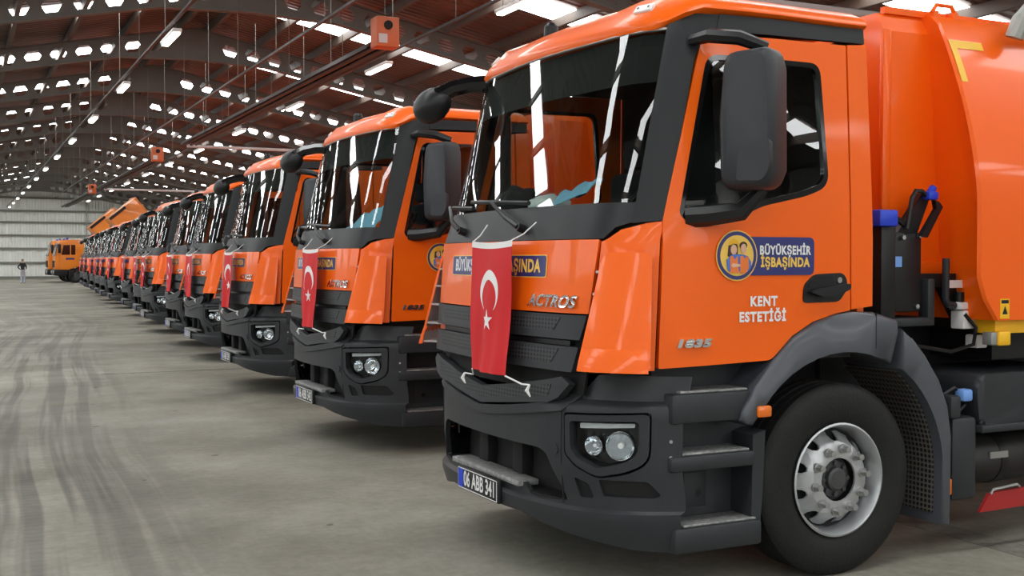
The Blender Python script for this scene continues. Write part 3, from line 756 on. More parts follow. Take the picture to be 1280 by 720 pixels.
for sg in (-1, 1):
    lp = mir([(.52, .345), (.6, .335), (.9, .29), (1.16, .25), (1.415, .235), (1.415, .44), (1.16, .425), (.9, .43), (.7, .45), (.56, .45)], sg)
    pass
    panel('fog_mesh', mir([(.84, .49), (.96, .49), (.94, .61), (.84, .61)], sg), BUMP, .004, 'void', bp, grid=.2, off=-.02)
    panel('side_vent', mir([(.97, .505), (1.31, .505), (1.31, .61), (.97, .61)], sg), BUMP, .004, 'black', bp, grid=.2, off=-.018)
    # headlight: housing, reflectors, day light bar, clear cover
    h = panel('headlight', mir([(.77, .595), (1.28, .595), (1.28, .955), (.77, .955)], sg), BUMP, .01, 'blackgloss', T, grid=.12, off=-.085)
    panel('headlight_bezel', mir(hlo, sg), BUMP, .06, 'plastic', h, [mir(hl, sg)], .08, .006)
    panel('headlight_cover', mir(hl, sg), BUMP, .005, 'lens', h, (), .08, -.03)
    lod(panel('daylight_bar', mir(round_poly([(.86, .845), (1.18, .862), (1.18, .882), (.86, .872)], .006, 2), sg), BUMP, .02, 'white', h, grid=.15, off=-.045), 1)
    for (s_, z_, r_) in ((1.10, .77, .075), (.955, .765, .05)):
        p, n = BUMP(sg * s_, z_)
        rl = MB(); q = p - n * .085
        u = n.orthogonal().normalized(); w = n.cross(u)
        V = []; F = []; K = 18; prof = [(r_, .06), (r_ * .97, .066), (r_ * .85, .035), (r_ * .6, .015), (r_ * .25, .006), (0.004, .005)]
        for i in range(K):
            t = 2 * PI * i / K
            for rr, hh in prof: V.append(q + n * hh + (u * math.cos(t) + w * math.sin(t)) * rr)
        m = len(prof)
        for i in range(K):
            for k in range(m - 1): F.append((i * m + k, ((i + 1) % K) * m + k, ((i + 1) % K) * m + k + 1, i * m + k + 1))
        rl.add(V, F); o = rl.build('reflector', 'chrome', h, 60)
        lod(MB().cyl(q + n * .01, q + n * .05, r_ * .2, 10).build('bulb', 'white', h), 2)
    for zz in (.80, .72):
        p, n = BUMP(sg * 1.36, zz); lod(MB().cyl(p, p + n * .006, .009, 8).build('bolt', 'nut', bp), 2)
p, n = BUMP(-.72, .73); lod(MB().cyl(p - n * .005, p + n * .006, .03, 16).build('tow_eye_cap', 'plastic', bp), 2)
# number plate holder (the plate's lettering is added per truck)
pl = MB().box(-.058, -.032, -.275, .275, .367, .497, .006).build('number_plate', 'black', T)
MB().box(-.0605, -.058, .19, .258, .38, .485).build('country_band', 'bluecap', pl, 0)
b = MB(); 
for (y0, y1, z0, z1) in ((-.26, .26, .487, .491), (-.26, .26, .374, .378), (-.26, -.256, .374, .491), (.256, .26, .374, .491)): b.box(-.0605, -.058, y0, y1, z0, z1)
lod(b.build('plate_border', 'white', pl, 0), 1)
# --- badges and print
FR = lambda yc, zc: (lambda a, b_: CAB(-a + yc, b_ + zc))      # reader's right on the nose is -y
def on_front(name, poly, off, mt, par, th=.003): return panel(name, poly, CAB, th, mt, par, grid=.2, off=off)
bg = on_front('slogan_sign', round_poly([(-.60, 1.612), (.60, 1.612), (.60, 1.722), (-.60, 1.722)], .015, 3), .0165, 'navy', T)
lod(panel('sign_border', round_poly([(-.605, 1.607), (.605, 1.607), (.605, 1.727), (-.605, 1.727)], .015, 3), CAB, .003, 'goldprint', bg, grid=.2, off=.0155), 1)
lod(lettering('lettering', 'BÜYÜKŞEHİR', FR(.29, 1.665), .0175, 'white', bg, size=.094, bold=.0034, wscale=.84, spacing=1.1), 1)
lod(lettering('lettering', 'İŞBAŞINDA', FR(-.32, 1.665), .0175, 'goldprint', bg, size=.094, bold=.0034, wscale=.84, spacing=1.1), 1)
lod(lettering('model_lettering', 'ACTROS', FR(-.66, 1.485), .026, 'chrome', T, .014, size=.085, bold=.003, shear=.35, spacing=1.05, wscale=1.15), 1)
DN = SIDE(-1)
ND = lambda xc, zc: (lambda a, b_: DN(a + xc, b_ + zc))
near_door = [o for o in T.children if o.name.startswith('door') and o.data.vertices[0].co.y < 0][0]
lod(lettering('engine_lettering', '1835', ND(.57, 1.285), .028, 'chrome', near_door, .016, size=.052, bold=.0035, shear=.2, spacing=1.12, wscale=1.75), 1)
lod(lettering('lettering', 'KENT', ND(1.005, 1.487), .019, 'white', near_door, size=.068, bold=.003, spacing=1.14, wscale=.94), 2)
lod(lettering('lettering', 'ESTETİĞİ', ND(1.0, 1.408), .019, 'white', near_door, size=.068, bold=.003, spacing=1.14, wscale=.94), 2)
ds = lod(panel('slogan_sticker', round_poly([(.84, 1.622), (1.343, 1.622), (1.343, 1.818), (.84, 1.818)], .035, 4), DN, .002, 'navy', near_door, grid=.1, off=.0185), 2)
lod(lettering('lettering', 'BÜYÜKŞEHİR', ND(1.145, 1.748), .0205, 'white', near_door, size=.062, bold=.0026, wscale=.82, spacing=1.12), 2)
lod(lettering('lettering', 'İŞBAŞINDA', ND(1.145, 1.686), .0205, 'goldprint', near_door, size=.066, bold=.0028, wscale=.84, spacing=1.12), 2)
# round emblem: two workers in vests on a yellow disc
def disc(cx, cz, rx, rz, n=28): return [(cx + rx * math.cos(2 * PI * i / n), cz + rz * math.sin(2 * PI * i / n)) for i in range(n)]
EC = (.832, 1.722)
for i, (nm, poly, mt) in enumerate([
    ('emblem_rim', disc(*EC, .128, .128), 'goldprint'), ('emblem_ring', disc(*EC, .122, .122), 'navy'), ('emblem_disc', disc(*EC, .103, .103), 'goldprint'),
    ('worker_hair', [(.772, 1.72), (.778, 1.775), (.80, 1.797), (.825, 1.792), (.836, 1.765), (.834, 1.725), (.82, 1.71), (.80, 1.705)], 'hair'),
    ('worker_face', disc(.81, 1.752, .019, .026, 14), 'skin'),
    ('worker_cap', [(.776, 1.772), (.785, 1.796), (.808, 1.808), (.832, 1.797), (.842, 1.779), (.81, 1.782)], 'yellow'),
    ('worker_hair', disc(.868, 1.773, .024, .02, 12), 'hair'), ('worker_face', disc(.869, 1.757, .018, .025, 14), 'skin'),
    ('worker_shirt', [(.768, 1.655), (.764, 1.70), (.79, 1.724), (.82, 1.73), (.86, 1.728), (.895, 1.72), (.915, 1.69), (.915, 1.66), (.90, 1.645), (.78, 1.64)], 'shirtblue'),
    ('worker_vest', [(.786, 1.635), (.784, 1.716), (.80, 1.722), (.812, 1.70), (.83, 1.722), (.838, 1.635)], 'vest'),
    ('worker_vest', [(.845, 1.63), (.846, 1.718), (.862, 1.722), (.872, 1.705), (.885, 1.72), (.897, 1.714), (.90, 1.66), (.88, 1.634)], 'vest'),
    ('worker_arm', [(.79, 1.672), (.80, 1.684), (.845, 1.678), (.846, 1.668), (.80, 1.662)], 'skin')]):
    lod(panel(nm, poly, DN, .001, mt, near_door, grid=.1, off=.0205 + .0009 * i), 2)
# --- wipers
for y0, y1 in ((.10, -.02), (.10, 0)): pass
for k, (yp, yt) in enumerate(((-.32, .10), (.50, .85))):
    p, n = CAB(yp, 1.865); e, n2 = CAB(yt, 2.02)
    w = MB(); w.cyl(p - n * .02, p + n * .05, .024, 10); w.tube([p + n * .045, p.lerp(e, .3) + n * .075, e + n * .05], [.016, .014, .010], 6)
    wo = w.build('wiper_arm', 'black', T)
    a0, na = CAB(yt - .42, 2.005); a1, nb_ = CAB(yt + .38, 2.045)
    b = MB(); mid, nm_ = CAB(yt, 2.025)
    b.tube([a0 + na * .02, mid + nm_ * .028, a1 + nb_ * .02], .013, 6); lod(b.build('wiper_blade', 'black', wo), 1)
# --- mirrors
for sg in (-1, 1):
    yo = sg * 1.42
    mo = empty('side_mirror'); mo.parent = T
    prof = round_poly([(-.17, -.34), (-.185, .0), (-.15, .33), (.13, .34), (.16, .25), (.165, -.25), (.12, -.335)], [.07, 0, .07, .06, .0, .0, .06], 4)
    def shell(a, b_): return None
    bm = MB(); K = len(prof); V = []; F = []
    lay = [(-.145, .86, .9), (-.125, .95, .965), (-.07, 1, 1), (.06, 1, 1), (.09, .97, .98)]
    for (yy, sx, sz) in lay:
        for (a, b_) in prof: V.append((.775 + a * .80 * sx, yo - sg * yy * .85, 2.375 + b_ * sz))
    for r in range(len(lay) - 1):
        for i in range(K): F.append((r * K + i, r * K + (i + 1) % K, (r + 1) * K + (i + 1) % K, (r + 1) * K + i))
    F.append(tuple(range(K))); F.append(tuple(range((len(lay) - 1) * K, len(lay) * K)))
    # housing turned so its glass faces back along the truck
    rot = Matrix.Translation((.775, yo, 0)) @ Matrix.Rotation(sg * math.radians(62), 4, 'Z') @ Matrix.Translation((-.775, -yo, 0))
    bm.add([rot @ Vector(v) for v in V], F)
    hs = bm.build('mirror_housing', 'plastic', mo, 40)
    q = [rot @ Vector((.80 + a, yo + sg * .0, 2.375 + b_)) for a, b_ in ()]
    # lower wide-angle cover seam
    cv = round_poly([(-.075, -.30), (-.065, -.17), (.02, -.115), (.14, -.105), (.145, -.24), (.10, -.305)], [.02, .03, .03, .02, .05, .05], 4)
    V = [rot @ Vector((.79 + a * .8, yo + sg * .095, 2.375 + b_)) for a, b_ in cv] + [rot @ Vector((.79 + a * .77, yo + sg * .128, 2.375 + b_ * .985)) for a, b_ in cv]
    K = len(cv); F = [(i, (i + 1) % K, K + (i + 1) % K, K + i) for i in range(K)] + [tuple(range(K, 2 * K)), tuple(range(K))]
    lod(mesh_obj('wide_angle_cover', V, F, 'plastic', mo, 40), 1)
    ar = MB().tube([(.60, sg * 1.14, 2.795), (.62, sg * 1.25, 2.80), (.72, sg * 1.36, 2.78), (.84, sg * 1.42, 2.73)], [.03, .036, .036, .03], 8)
    ar.build('upper_arm', 'black', mo)
    ar = MB().tube([(.56, sg * 1.15, 1.915), (.64, sg * 1.22, 1.92), (.76, sg * 1.33, 1.94), (.84, sg * 1.40, 2.05)], [.055, .055, .05, .03], 8)
    ar.build('lower_arm', 'black', mo)
# front ramp mirror on the far corner
rm = empty('ramp_mirror'); rm.parent = T
MB().tube([(.48, .98, 2.86), (.38, 1.05, 2.86), (.26, 1.08, 2.83), (.18, 1.13, 2.78)], [.06, .055, .055, .06], 8).build('mirror_arm', 'blackgloss', rm)
b = MB(); bmm = bmesh.new(); bmesh.ops.create_uvsphere(bmm, u_segments=18, v_segments=12, radius=1)
mt_ = Matrix.Translation((.17, 1.20, 2.725)) @ Matrix.Rotation(.35, 4, 'Z') @ Matrix.Rotation(-.25, 4, 'X')
for v in bmm.verts: v.co = Vector((v.co.x * .10, v.co.y * .165, v.co.z * .115)); v.co.x = min(.03, v.co.x)
b.bm(bmm, mt_); b.build('mirror_housing', 'black', rm, 40)
b = MB(); bmm = bmesh.new(); bmesh.ops.create_circle(bmm, cap_ends=True, segments=20, radius=1)
for v in bmm.verts: v.co = Vector((.032, v.co.x * .14, v.co.y * .092))
b.bm(bmm, mt_); lod(b.build('mirror_glass', 'chrome', rm, 0), 1)
# --- steps below the door (both sides)
for sg in (-1, 1):
    yy = lambda a: sg * a
    def bx(b, x0, x1, ya, yb, z0, z1, bev=0.0): return b.box(x0, x1, min(sg * ya, sg * yb), max(sg * ya, sg * yb), z0, z1, bev)
    def prs(b, poly, ya, yb, bev=0.0): return b.prism(poly, 'Y', min(sg * ya, sg * yb), max(sg * ya, sg * yb), bev)
    sh = bx(MB(), .46, 1.06, .80, .99, .26, 1.16).build('step_housing', 'plastic', T, 0)
    b = MB(); prs(b, [(.50, .31), (.50, 1.02), (.515, 1.02), (.515, .31)], .98, 1.17)
    b.build('step_front_panel', 'plastic', sh, 0); b = MB(); prs(b, [(.96, .24), (1.01, .24), (1.035, .50), (1.05, .82), (.97, .80)], .98, 1.165); b.build('step_side_panel', 'plastic', sh, 0)
    for k, (x0, x1, z0, z1) in enumerate(((.455, .955, .885, 1.035), (.45, .97, .645, .725), (.475, 1.015, .235, .365))):
        st = bx(MB(), x0, x1, .97, 1.19, z0, z1, .018).build('step', 'plastic', T)
        bx(MB(), x0 + .06, x1 - .03, 1.0, 1.175, z1, z1 + .012, .004).build('step_tread', 'tread', st)
    if sg < 0:
        lod(MB().box(.66, .80, -.996, -.99, .42, .60, .003).build('access_cover', 'plastic', sh), 2)
        lod(MB().cyl((.75, -.998, .49), (.75, -.99, .49), .018, 10).build('cover_hole', 'void', sh), 2)
        b = MB()
        for x, z in ((.545, .555), (.555, .645)): b.cyl((x, -.998, z), (x, -.988, z), .02, 8)
        lod(b.build('housing_hole', 'void', sh), 2)
    # mudguard in two pieces
    HX, HZ_ = 1.55, .51
    arc = lambda r, a0, a1, n: [(HX + r * math.cos(math.radians(a0 + (a1 - a0) * i / n)), HZ_ + r * math.sin(math.radians(a0 + (a1 - a0) * i / n))) for i in range(n + 1)]
    pol = arc(.70, 151, 62, 12) + [(1.93, 1.30), (1.925, 1.372), (1.75, 1.418), (1.6, 1.422), (1.48, 1.408), (1.34, 1.368), (1.2, 1.298), (1.06, 1.175), (.95, 1.05), (.875, .93), (.865, .885), (.90, .865)]
    mg = prs(MB(), pol, .74, 1.215, .025).build('mudguard', 'fender', T, 50)
    lod(bx(MB(), 1.755, 1.760, 1.2, 1.2165, 1.22, 1.415).build('mudguard_seam', 'void', mg, 0), 2)
    pol = arc(.715, 56, 2, 10) + [(2.262, .21), (2.33, .20), (2.335, .70), (2.305, .88), (2.235, 1.03), (2.13, 1.17), (2.02, 1.27), (1.955, 1.325)]
    pol = [pol[i] for i in range(len(pol))]
    mg2 = prs(MB(), pol, .74, 1.215, .02).build('mudguard', 'fender', T, 50)
    lod(prs(MB(), arc(.712, 54, 2, 8) + [(2.258, .27), (2.25, .27)] + arc(.704, 2, 54, 8), .745, 1.15).build('arch_liner', 'linermesh', mg2, 0), 1)
    lod(bx(MB(), .955, 1.045, 1.19, 1.228, .895, .955, .012).build('side_marker', 'amber', mg), 1)
    lod(bx(MB(), 2.336, 2.35, 1.15, 1.2, .37, .46, .004).build('side_reflector', 'amber', mg2), 2)
# --- wheels
def tyre_prof(R, w):
    h = w / 2
    return [(.30, -h * .78), (.33, -h * .93), (.40, -h), (R * .86, -h * .99), (R * .94, -h * .93), (R * .985, -h * .80), (R, -h * .74), (R, -h * .46), (R - .014, -h * .45), (R - .014, -h * .40), (R, -h * .39), (R, -h * .06), (R - .014, -h * .05), (R - .014, h * .05), (R, h * .06), (R, h * .39), (R - .014, h * .40), (R - .014, h * .45), (R, h * .46), (R, h * .74), (R * .985, h * .80), (R * .94, h * .93), (R * .86, h * .99), (.40, h), (.33, h * .93), (.30, h * .78)]
def wheel(parent, x, y, sg, front=True, full=True):
    w = empty('wheel', (x, y, .518)); w.parent = parent
    if sg > 0: w.rotation_euler = (0, 0, PI)
    # outer face looks towards -y
    t = MB().lathe(tyre_prof(.52, .30), (0, 0, 0), 'Y', 56).build('tyre', 'tyre', w, 40)
    r = MB().lathe([(.302, -.128), (.308, -.142), (.298, -.146), (.285, -.125), (.278, -.06), (.272, .05), (.300, .125), (.30, .10)], (0, 0, 0), 'Y', 56)
    ro = r.build('rim', 'rim', w, 40)
    # disc with hand holes
    ho = []
    nh = 10
    for i in range(nh):
        a = 2 * PI * (i + .5) / nh; c = (.234 * math.cos(a), .234 * math.sin(a))
        ho.append([(c[0] + .029 * math.cos(tt * PI / 5), c[1] + .029 * math.sin(tt * PI / 5)) for tt in range(10)])
    ho.append([(.118 * math.cos(tt * PI / 12), .118 * math.sin(tt * PI / 12)) for tt in range(24)])
    def df(a, b_):
        rr = math.hypot(a, b_); d = -.025 - .11 * max(0, min(1, (.268 - rr) / .075)) if front else -.02
        return Vector((a, d, b_)), Vector((0, -1, 0))
    panel('wheel_disc', disc(0, 0, .284, .284, 48), df, .012, 'rim', w, ho, .045)
    lod(MB().lathe([(0, .0), (.27, .0), (.27, -.03), (0, -.03)], (0, -.02, 0), 'Y', 24).build('brake_drum', 'void', w, 0), 0)
    hb = MB().lathe([(.0, -.135), (.05, -.135), (.062, -.125), (.065, -.10), (.10, -.095), (.104, -.085), (.12, -.08), (.12, -.05)], (0, 0, 0), 'Y', 24)
    ho_ = hb.build('hub', 'hub', w, 40)
    b = MB()
    for i in range(8):
        a = 2 * PI * i / 8; b.cyl((.083 * math.cos(a), -.09, .083 * math.sin(a)), (.083 * math.cos(a), -.115, .083 * math.sin(a)), .013, 6)
    lod(b.build('hub_bolts', 'hub', w, 30), 2)['kind'] = 'stuff'
    nm = None
    for i in range(10):
        a = 2 * PI * (i + .25) / 10
        if nm is None:
            o = MB().cyl((0, 0, 0), (0, -.012, 0), .026, 12).cyl((0, -.01, 0), (0, -.05, 0), .019, 6).build('wheel_nut', 'nut', w, 30); nm = o.data
        else: o = bpy.data.objects.new('wheel_nut', nm); COL.objects.link(o); o.parent = w
        o.location = (.1675 * math.cos(a), -.135, .1675 * math.sin(a)); lod(o, 2)
    return w
WH = wheel(T, 1.55, -1.025, -1)
bpy.context.view_layer.update()
def wcopy(x, y, sg):
    c = copy_tree(WH, T, lambda q: q.get('lod', 0) < 2); c.location = (x, y, .518); c.rotation_euler = (0, 0, PI if sg > 0 else 0); return c
wcopy(1.55, 1.025, 1)
for sg in (-1, 1):
    wcopy(5.25, sg * 1.06, sg); wcopy(5.25, sg * .72, -sg)
# --- chassis and the gear between cab and body
b = MB()
for sg in (-1, 1): b.box(.35, 8.0, sg * .42 - .04, sg * .42 + .04, .78, 1.08)
for x in (.4, 2.4, 4.0, 6.0, 7.9): b.box(x - .05, x + .05, -.4, .4, .82, 1.04)
b.build('chassis_frame', 'black', T, 0)
MB().cyl((1.55, -.9, .518), (1.55, .9, .518), .07, 12).build('axle', 'darkmetal', T)
MB().cyl((5.25, -.9, .518), (5.25, .9, .518), .10, 12).build('axle', 'darkmetal', T)
MB().box(.5, 1.7, -.40, .40, .55, 1.16, .05).build('engine_block', 'void', T)
# battery / tool box and air tanks
tb = MB().prism(round_poly([(2.60, .76), (2.585, .86), (2.575, .99), (2.61, 1.035), (3.55, 1.04), (3.60, 1.0), (3.60, .74), (2.63, .74)], .03, 3), 'Y', -1.17, -.55, .03).build('battery_box', 'plastic', T, 40)
lod(MB().box(2.6, 3.6, -1.19, -.6, .70, .745, .008).build('box_tray', 'plastic', tb), 2)
lod(MB().box(2.98, 3.06, -1.185, -1.165, .80, .90, .006).build('box_latch', 'galv', tb), 2)
tk = MB().lathe([(0, 0), (.08, .015), (.13, .05), (.15, .1), (.15, .75), (.13, .80), (0, .83)], (2.62, -.92, .50), 'X', 24).build('air_tank', 'darkmetal', T, 40)
lod(MB().lathe([(.152, .28), (.155, .28), (.155, .33), (.152, .33)], (2.62, -.92, .50), 'X', 24).build('tank_strap', 'black', tk), 2)
lod(MB().box(2.80, 2.95, -1.075, -1.065, .52, .56).build('tank_plate', 'galv', tk, 0), 2)
ur = MB().box(2.385, 2.585, -1.17, -.97, .32, .80, .03).build('urea_tank', 'plastic', T, 40)
lod(MB().tube([(2.42, -1.06, .82), (2.40, -1.05, .90), (2.47, -1.1, .96), (2.53, -1.1, .93), (2.58, -1.08, .86), (2.52, -1.06, .80)], .014, 6).build('hose', 'black', ur), 2)
lod(MB().box(2.48, 2.56, -1.16, -1.09, .885, .955, .015).build('filler_cap', 'lightblue', ur), 2)
lod(MB().box(2.34, 2.42, -1.20, -1.06, .80, .93, .015).build('junction_box', 'plastic', ur), 2)
rd = MB().prism([(2.62, .235), (2.70, .34), (4.6, .40), (4.6, .26)], 'Y', -1.16, -1.14).build('side_guard', 'redplate', T, 0)
lod(MB().tube([(2.70, -1.165, .335), (2.72, -1.165, .36), (2.92, -1.165, .375), (2.94, -1.165, .36)], .008, 6).build('guard_hook', 'galv', rd), 2)
MB().box(2.0, 4.4, -.5, -.46, .6, 1.3).build('side_shield', 'void', T, 0)
# black hydraulic lifter column with struts
hc = MB().box(2.02, 2.13, -.98, -.55, 1.36, 1.90, .006).box(2.10, 2.36, -.95, -.60, 1.40, 1.86, .008).build('hydraulic_column', 'black', T)
lod(MB().box(2.155, 2.205, -.952, -.949, 1.66, 1.72).build('column_label', 'lightblue', hc, 0), 2)
lod(MB().box(1.97, 2.11, -1.02, -.86, 1.89, 1.985, .012).build('blue_connector', 'bluecap', hc), 2)
lod(MB().tube([(2.11, -.95, 1.94), (2.18, -.95, 1.93), (2.24, -.95, 1.89)], .018, 6).build('hydraulic_hose', 'black', hc), 2)
lod(MB().prism([(2.17, 1.86), (2.24, 1.84), (2.33, 1.86), (2.42, 2.05), (2.36, 2.09), (2.28, 1.97)], 'Y', -.95, -.90, .006).build('lift_arm', 'black', hc), 2)
lod(MB().tube([(2.22, -.97, 1.88), (2.26, -.97, 2.06), (2.29, -.97, 2.10), (2.34, -.97, 2.10), (2.39, -.97, 2.06)], .014, 6).build('strut', 'black', hc), 2)
lod(MB().prism([(2.31, 1.84), (2.37, 1.83), (2.49, 2.01), (2.46, 2.04), (2.42, 2.05), (2.44, 2.0)], 'Y', -.99, -.96, .004).build('strut', 'black', hc), 2)
lod(MB().box(2.365, 2.445, -1.0, -.92, 2.05, 2.10, .012).cyl((2.41, -.96, 2.09), (2.44, -.96, 2.125), .022, 10).build('blue_fitting', 'bluecap', hc), 2)
b = MB()
for x, z in ((2.20, 1.83), (2.33, 1.84), (2.37, 1.87), (2.31, 1.43)): b.cyl((x, -.955, z), (x, -.975, z), .014, 8)
lod(b.build('bolt_heads', 'chrome', hc), 2)['kind'] = 'stuff'
MB().box(2.02, 2.44, -.98, -.55, 1.315, 1.365, .008).box(2.385, 2.44, -.98, -.90, 1.34, 1.59, .01).build('column_bracket', 'plastic', T)
lod(MB().tube([(2.535, -.97, 1.71), (2.535, -.97, 1.47), (2.55, -.97, 1.44), (2.63, -.95, 1.43)], .022, 10).build('breather_pipe', 'plastic', T), 1)
fu = MB().box(2.65, 2.75, -1.0, -.90, 1.29, 1.40, .01).box(2.63, 2.765, -1.0, -.90, 1.405, 1.45, .01).build('air_filter_unit', 'white', T)
lod(MB().cyl((2.77, -1.0, 1.425), (2.77, -1.03, 1.425), .026, 14).build('gauge', 'galv', fu), 2)
lod(MB().cyl((2.67, -.95, 1.45), (2.67, -.95, 1.51), .03, 12).build('filter_bowl', 'black', fu), 2)
fv = MB().box(2.74, 2.83, -1.02, -.93, 1.175, 1.255, .01).build('valve_block', 'white', T)
lod(MB().cyl((2.78, -.97, 1.255), (2.78, -.97, 1.33), .025, 12).build('valve_cap', 'black', fv), 2)
lod(MB().cyl((2.86, -1.0, 1.215), (2.86, -1.04, 1.215), .024, 12).build('gauge', 'white', fv), 2)
lod(MB().tube([(2.66, -1.0, 1.38), (2.72, -1.03, 1.30), (2.70, -1.03, 1.20), (2.55, -1.0, 1.16), (2.30, -.98, 1.20)], .012, 6).build('air_hose', 'black', fu), 2)
lod(MB().box(2.56, 2.69, -.965, -.955, 1.535, 1.58).build('data_plate', 'white', T, 0), 2)
# --- compactor body
bd = empty('compactor_body'); bd.parent = T
def body_side_y(z):      # barrel section of the main hopper
    return 1.20 - .30 * max(0, (z - 2.0) / 1.08) ** 1.7
MB().prism([(-.80, 1.62), (-.80, 3.05), (-.74, 3.16), (.74, 3.16), (.80, 3.05), (.80, 1.62)], 'X', 2.2, 3.2).build('front_bulkhead', 'orange_body', bd, 0)
lod(MB().box(2.2, 3.0, -.82, .82, 1.60, 1.69, .006).build('bulkhead_sill', 'orange_body', bd), 0)
lod(MB().box(2.185, 2.25, -.815, -.78, 1.69, 3.06, .01).build('corner_post', 'orange_body', bd), 1)
sec = [(-body_side_y(z), z) for z in [1.35 + 1.75 * i / 14 for i in range(15)]]
sec = sec + [(-.83, 3.16), (.83, 3.16)] + [(-y, z) for y, z in sec[::-1]]
V = []; F = []; K = len(sec)
xs = [2.55, 2.565, 2.63, 7.6]
for i, x in enumerate(xs):
    for (y, z) in sec:
        k_ = .985 if i == 0 else 1
        low = max(0, 1.54 - z) * .75 if x < 3 else 0          # the front lower corner slopes back
        tp = max(0, (z - 2.3) / .85) * .08 if x < 3 else 0
        V.append((x + low, y * k_, z))
for i in range(len(xs) - 1):
    for k in range(K): F.append((i * K + k, i * K + (k + 1) % K, (i + 1) * K + (k + 1) % K, (i + 1) * K + k))
F += [tuple(range(K)), tuple(range((len(xs) - 1) * K, len(xs) * K))]
bm = bmesh.new(); vs = [bm.verts.new(v) for v in V]
for f in F: bm.faces.new([vs[i] for i in f])
bmesh.ops.triangulate(bm, faces=[f for f in bm.faces if len(f.verts) > 4])
MB().bm(bm).build('hopper_shell', 'orange_body', bd, 25)
lod(MB().box(2.25, 7.6, -.76, -.72, 3.16, 3.20).build('roof_rail', 'orange_body', bd, 0), 1)
b = MB().box(2.56, 2.60, -.84, -.78, 3.08, 3.19).box(2.72, 2.76, -.84, -.78, 3.08, 3.19).tube([(2.56, -.82, 3.18), (2.60, -.82, 3.23), (2.72, -.82, 3.23), (2.76, -.82, 3.18)], .014, 6)
lod(b.build('lifting_eye', 'orange_body', bd), 1)
for (xa, xb, za, zb) in ((2.57, 2.84, 2.95, 3.0), (2.57, 2.62, 2.74, 2.955)):
    q = [];
    vv = []; ff = []
    for i in range(5):
        z = za + (zb - za) * i / 4; y = -body_side_y(z) - .004
        vv += [(xa, y, z), (xb, y, z), (xa, y + .003, z), (xb, y + .003, z)]
    for i in range(4):
        a = i * 4; ff += [(a, a + 1, a + 5, a + 4), (a + 2, a + 6, a + 7, a + 3), (a, a + 4, a + 6, a + 2), (a + 1, a + 3, a + 7, a + 5)]
    ff += [(0, 2, 3, 1), (16, 17, 19, 18)]
    lod(MB().add(vv, ff).build('yellow_tape', 'yellow', bd, 0), 2)
lod(MB().tube([(3.05, -1.0, 3.04), (3.07, -1.03, 3.14), (3.16, -1.03, 3.22), (3.3, -1.0, 3.23), (3.6, -.98, 3.2)], .055, 10).build('exhaust_duct', 'galv', bd), 1)
# body floor beam and brackets
lod(MB().prism([(2.72, 1.30), (2.56, 1.54), (2.02, 1.54), (2.02, 1.62), (2.72, 1.62)], 'Y', -.92, -.86).build('mounting_plate', 'black', T, 0), 1)
for sg in (-1, 1): MB().box(2.74, 7.6, min(sg * 1.15, sg * 1.0), max(sg * 1.15, sg * 1.0), 1.27, 1.35).build('body_floor_beam', 'yellow', T, 0)
MB().box(2.9, 7.5, -.99, .99, 1.1, 1.35).build('body_underframe', 'black', T, 0)
lod(MB().box(2.74, 2.84, -1.18, -1.10, 1.20, 1.285, .01).build('junction_box', 'yellow', T), 2)
lod(MB().box(2.69, 2.74, -1.17, -1.10, 1.205, 1.28, .006).build('connector_block', 'galv', T), 2)
lod(MB().box(2.72, 2.795, -1.2035, -1.2005, 1.36, 1.475).build('warning_sticker', 'yellow', bd, 0), 2)
lod(MB().box(2.728, 2.787, -1.2045, -1.2035, 1.448, 1.468).build('sticker_header', 'void', bd, 0), 2)
lod(mesh_obj('warning_triangle', [(2.735, -1.2045, 1.385), (2.78, -1.2045, 1.385), (2.7575, -1.2045, 1.435)], [(0, 1, 2)], 'void', bd, 0), 2)
lod(MB().prism([(7.6, 1.25), (8.3, 1.25), (8.75, 1.6), (8.55, 2.6), (7.9, 3.16), (7.6, 3.16)], 'Y', -1.15, 1.15, .03).build('tailgate', 'orange_body', bd, 40), 0)
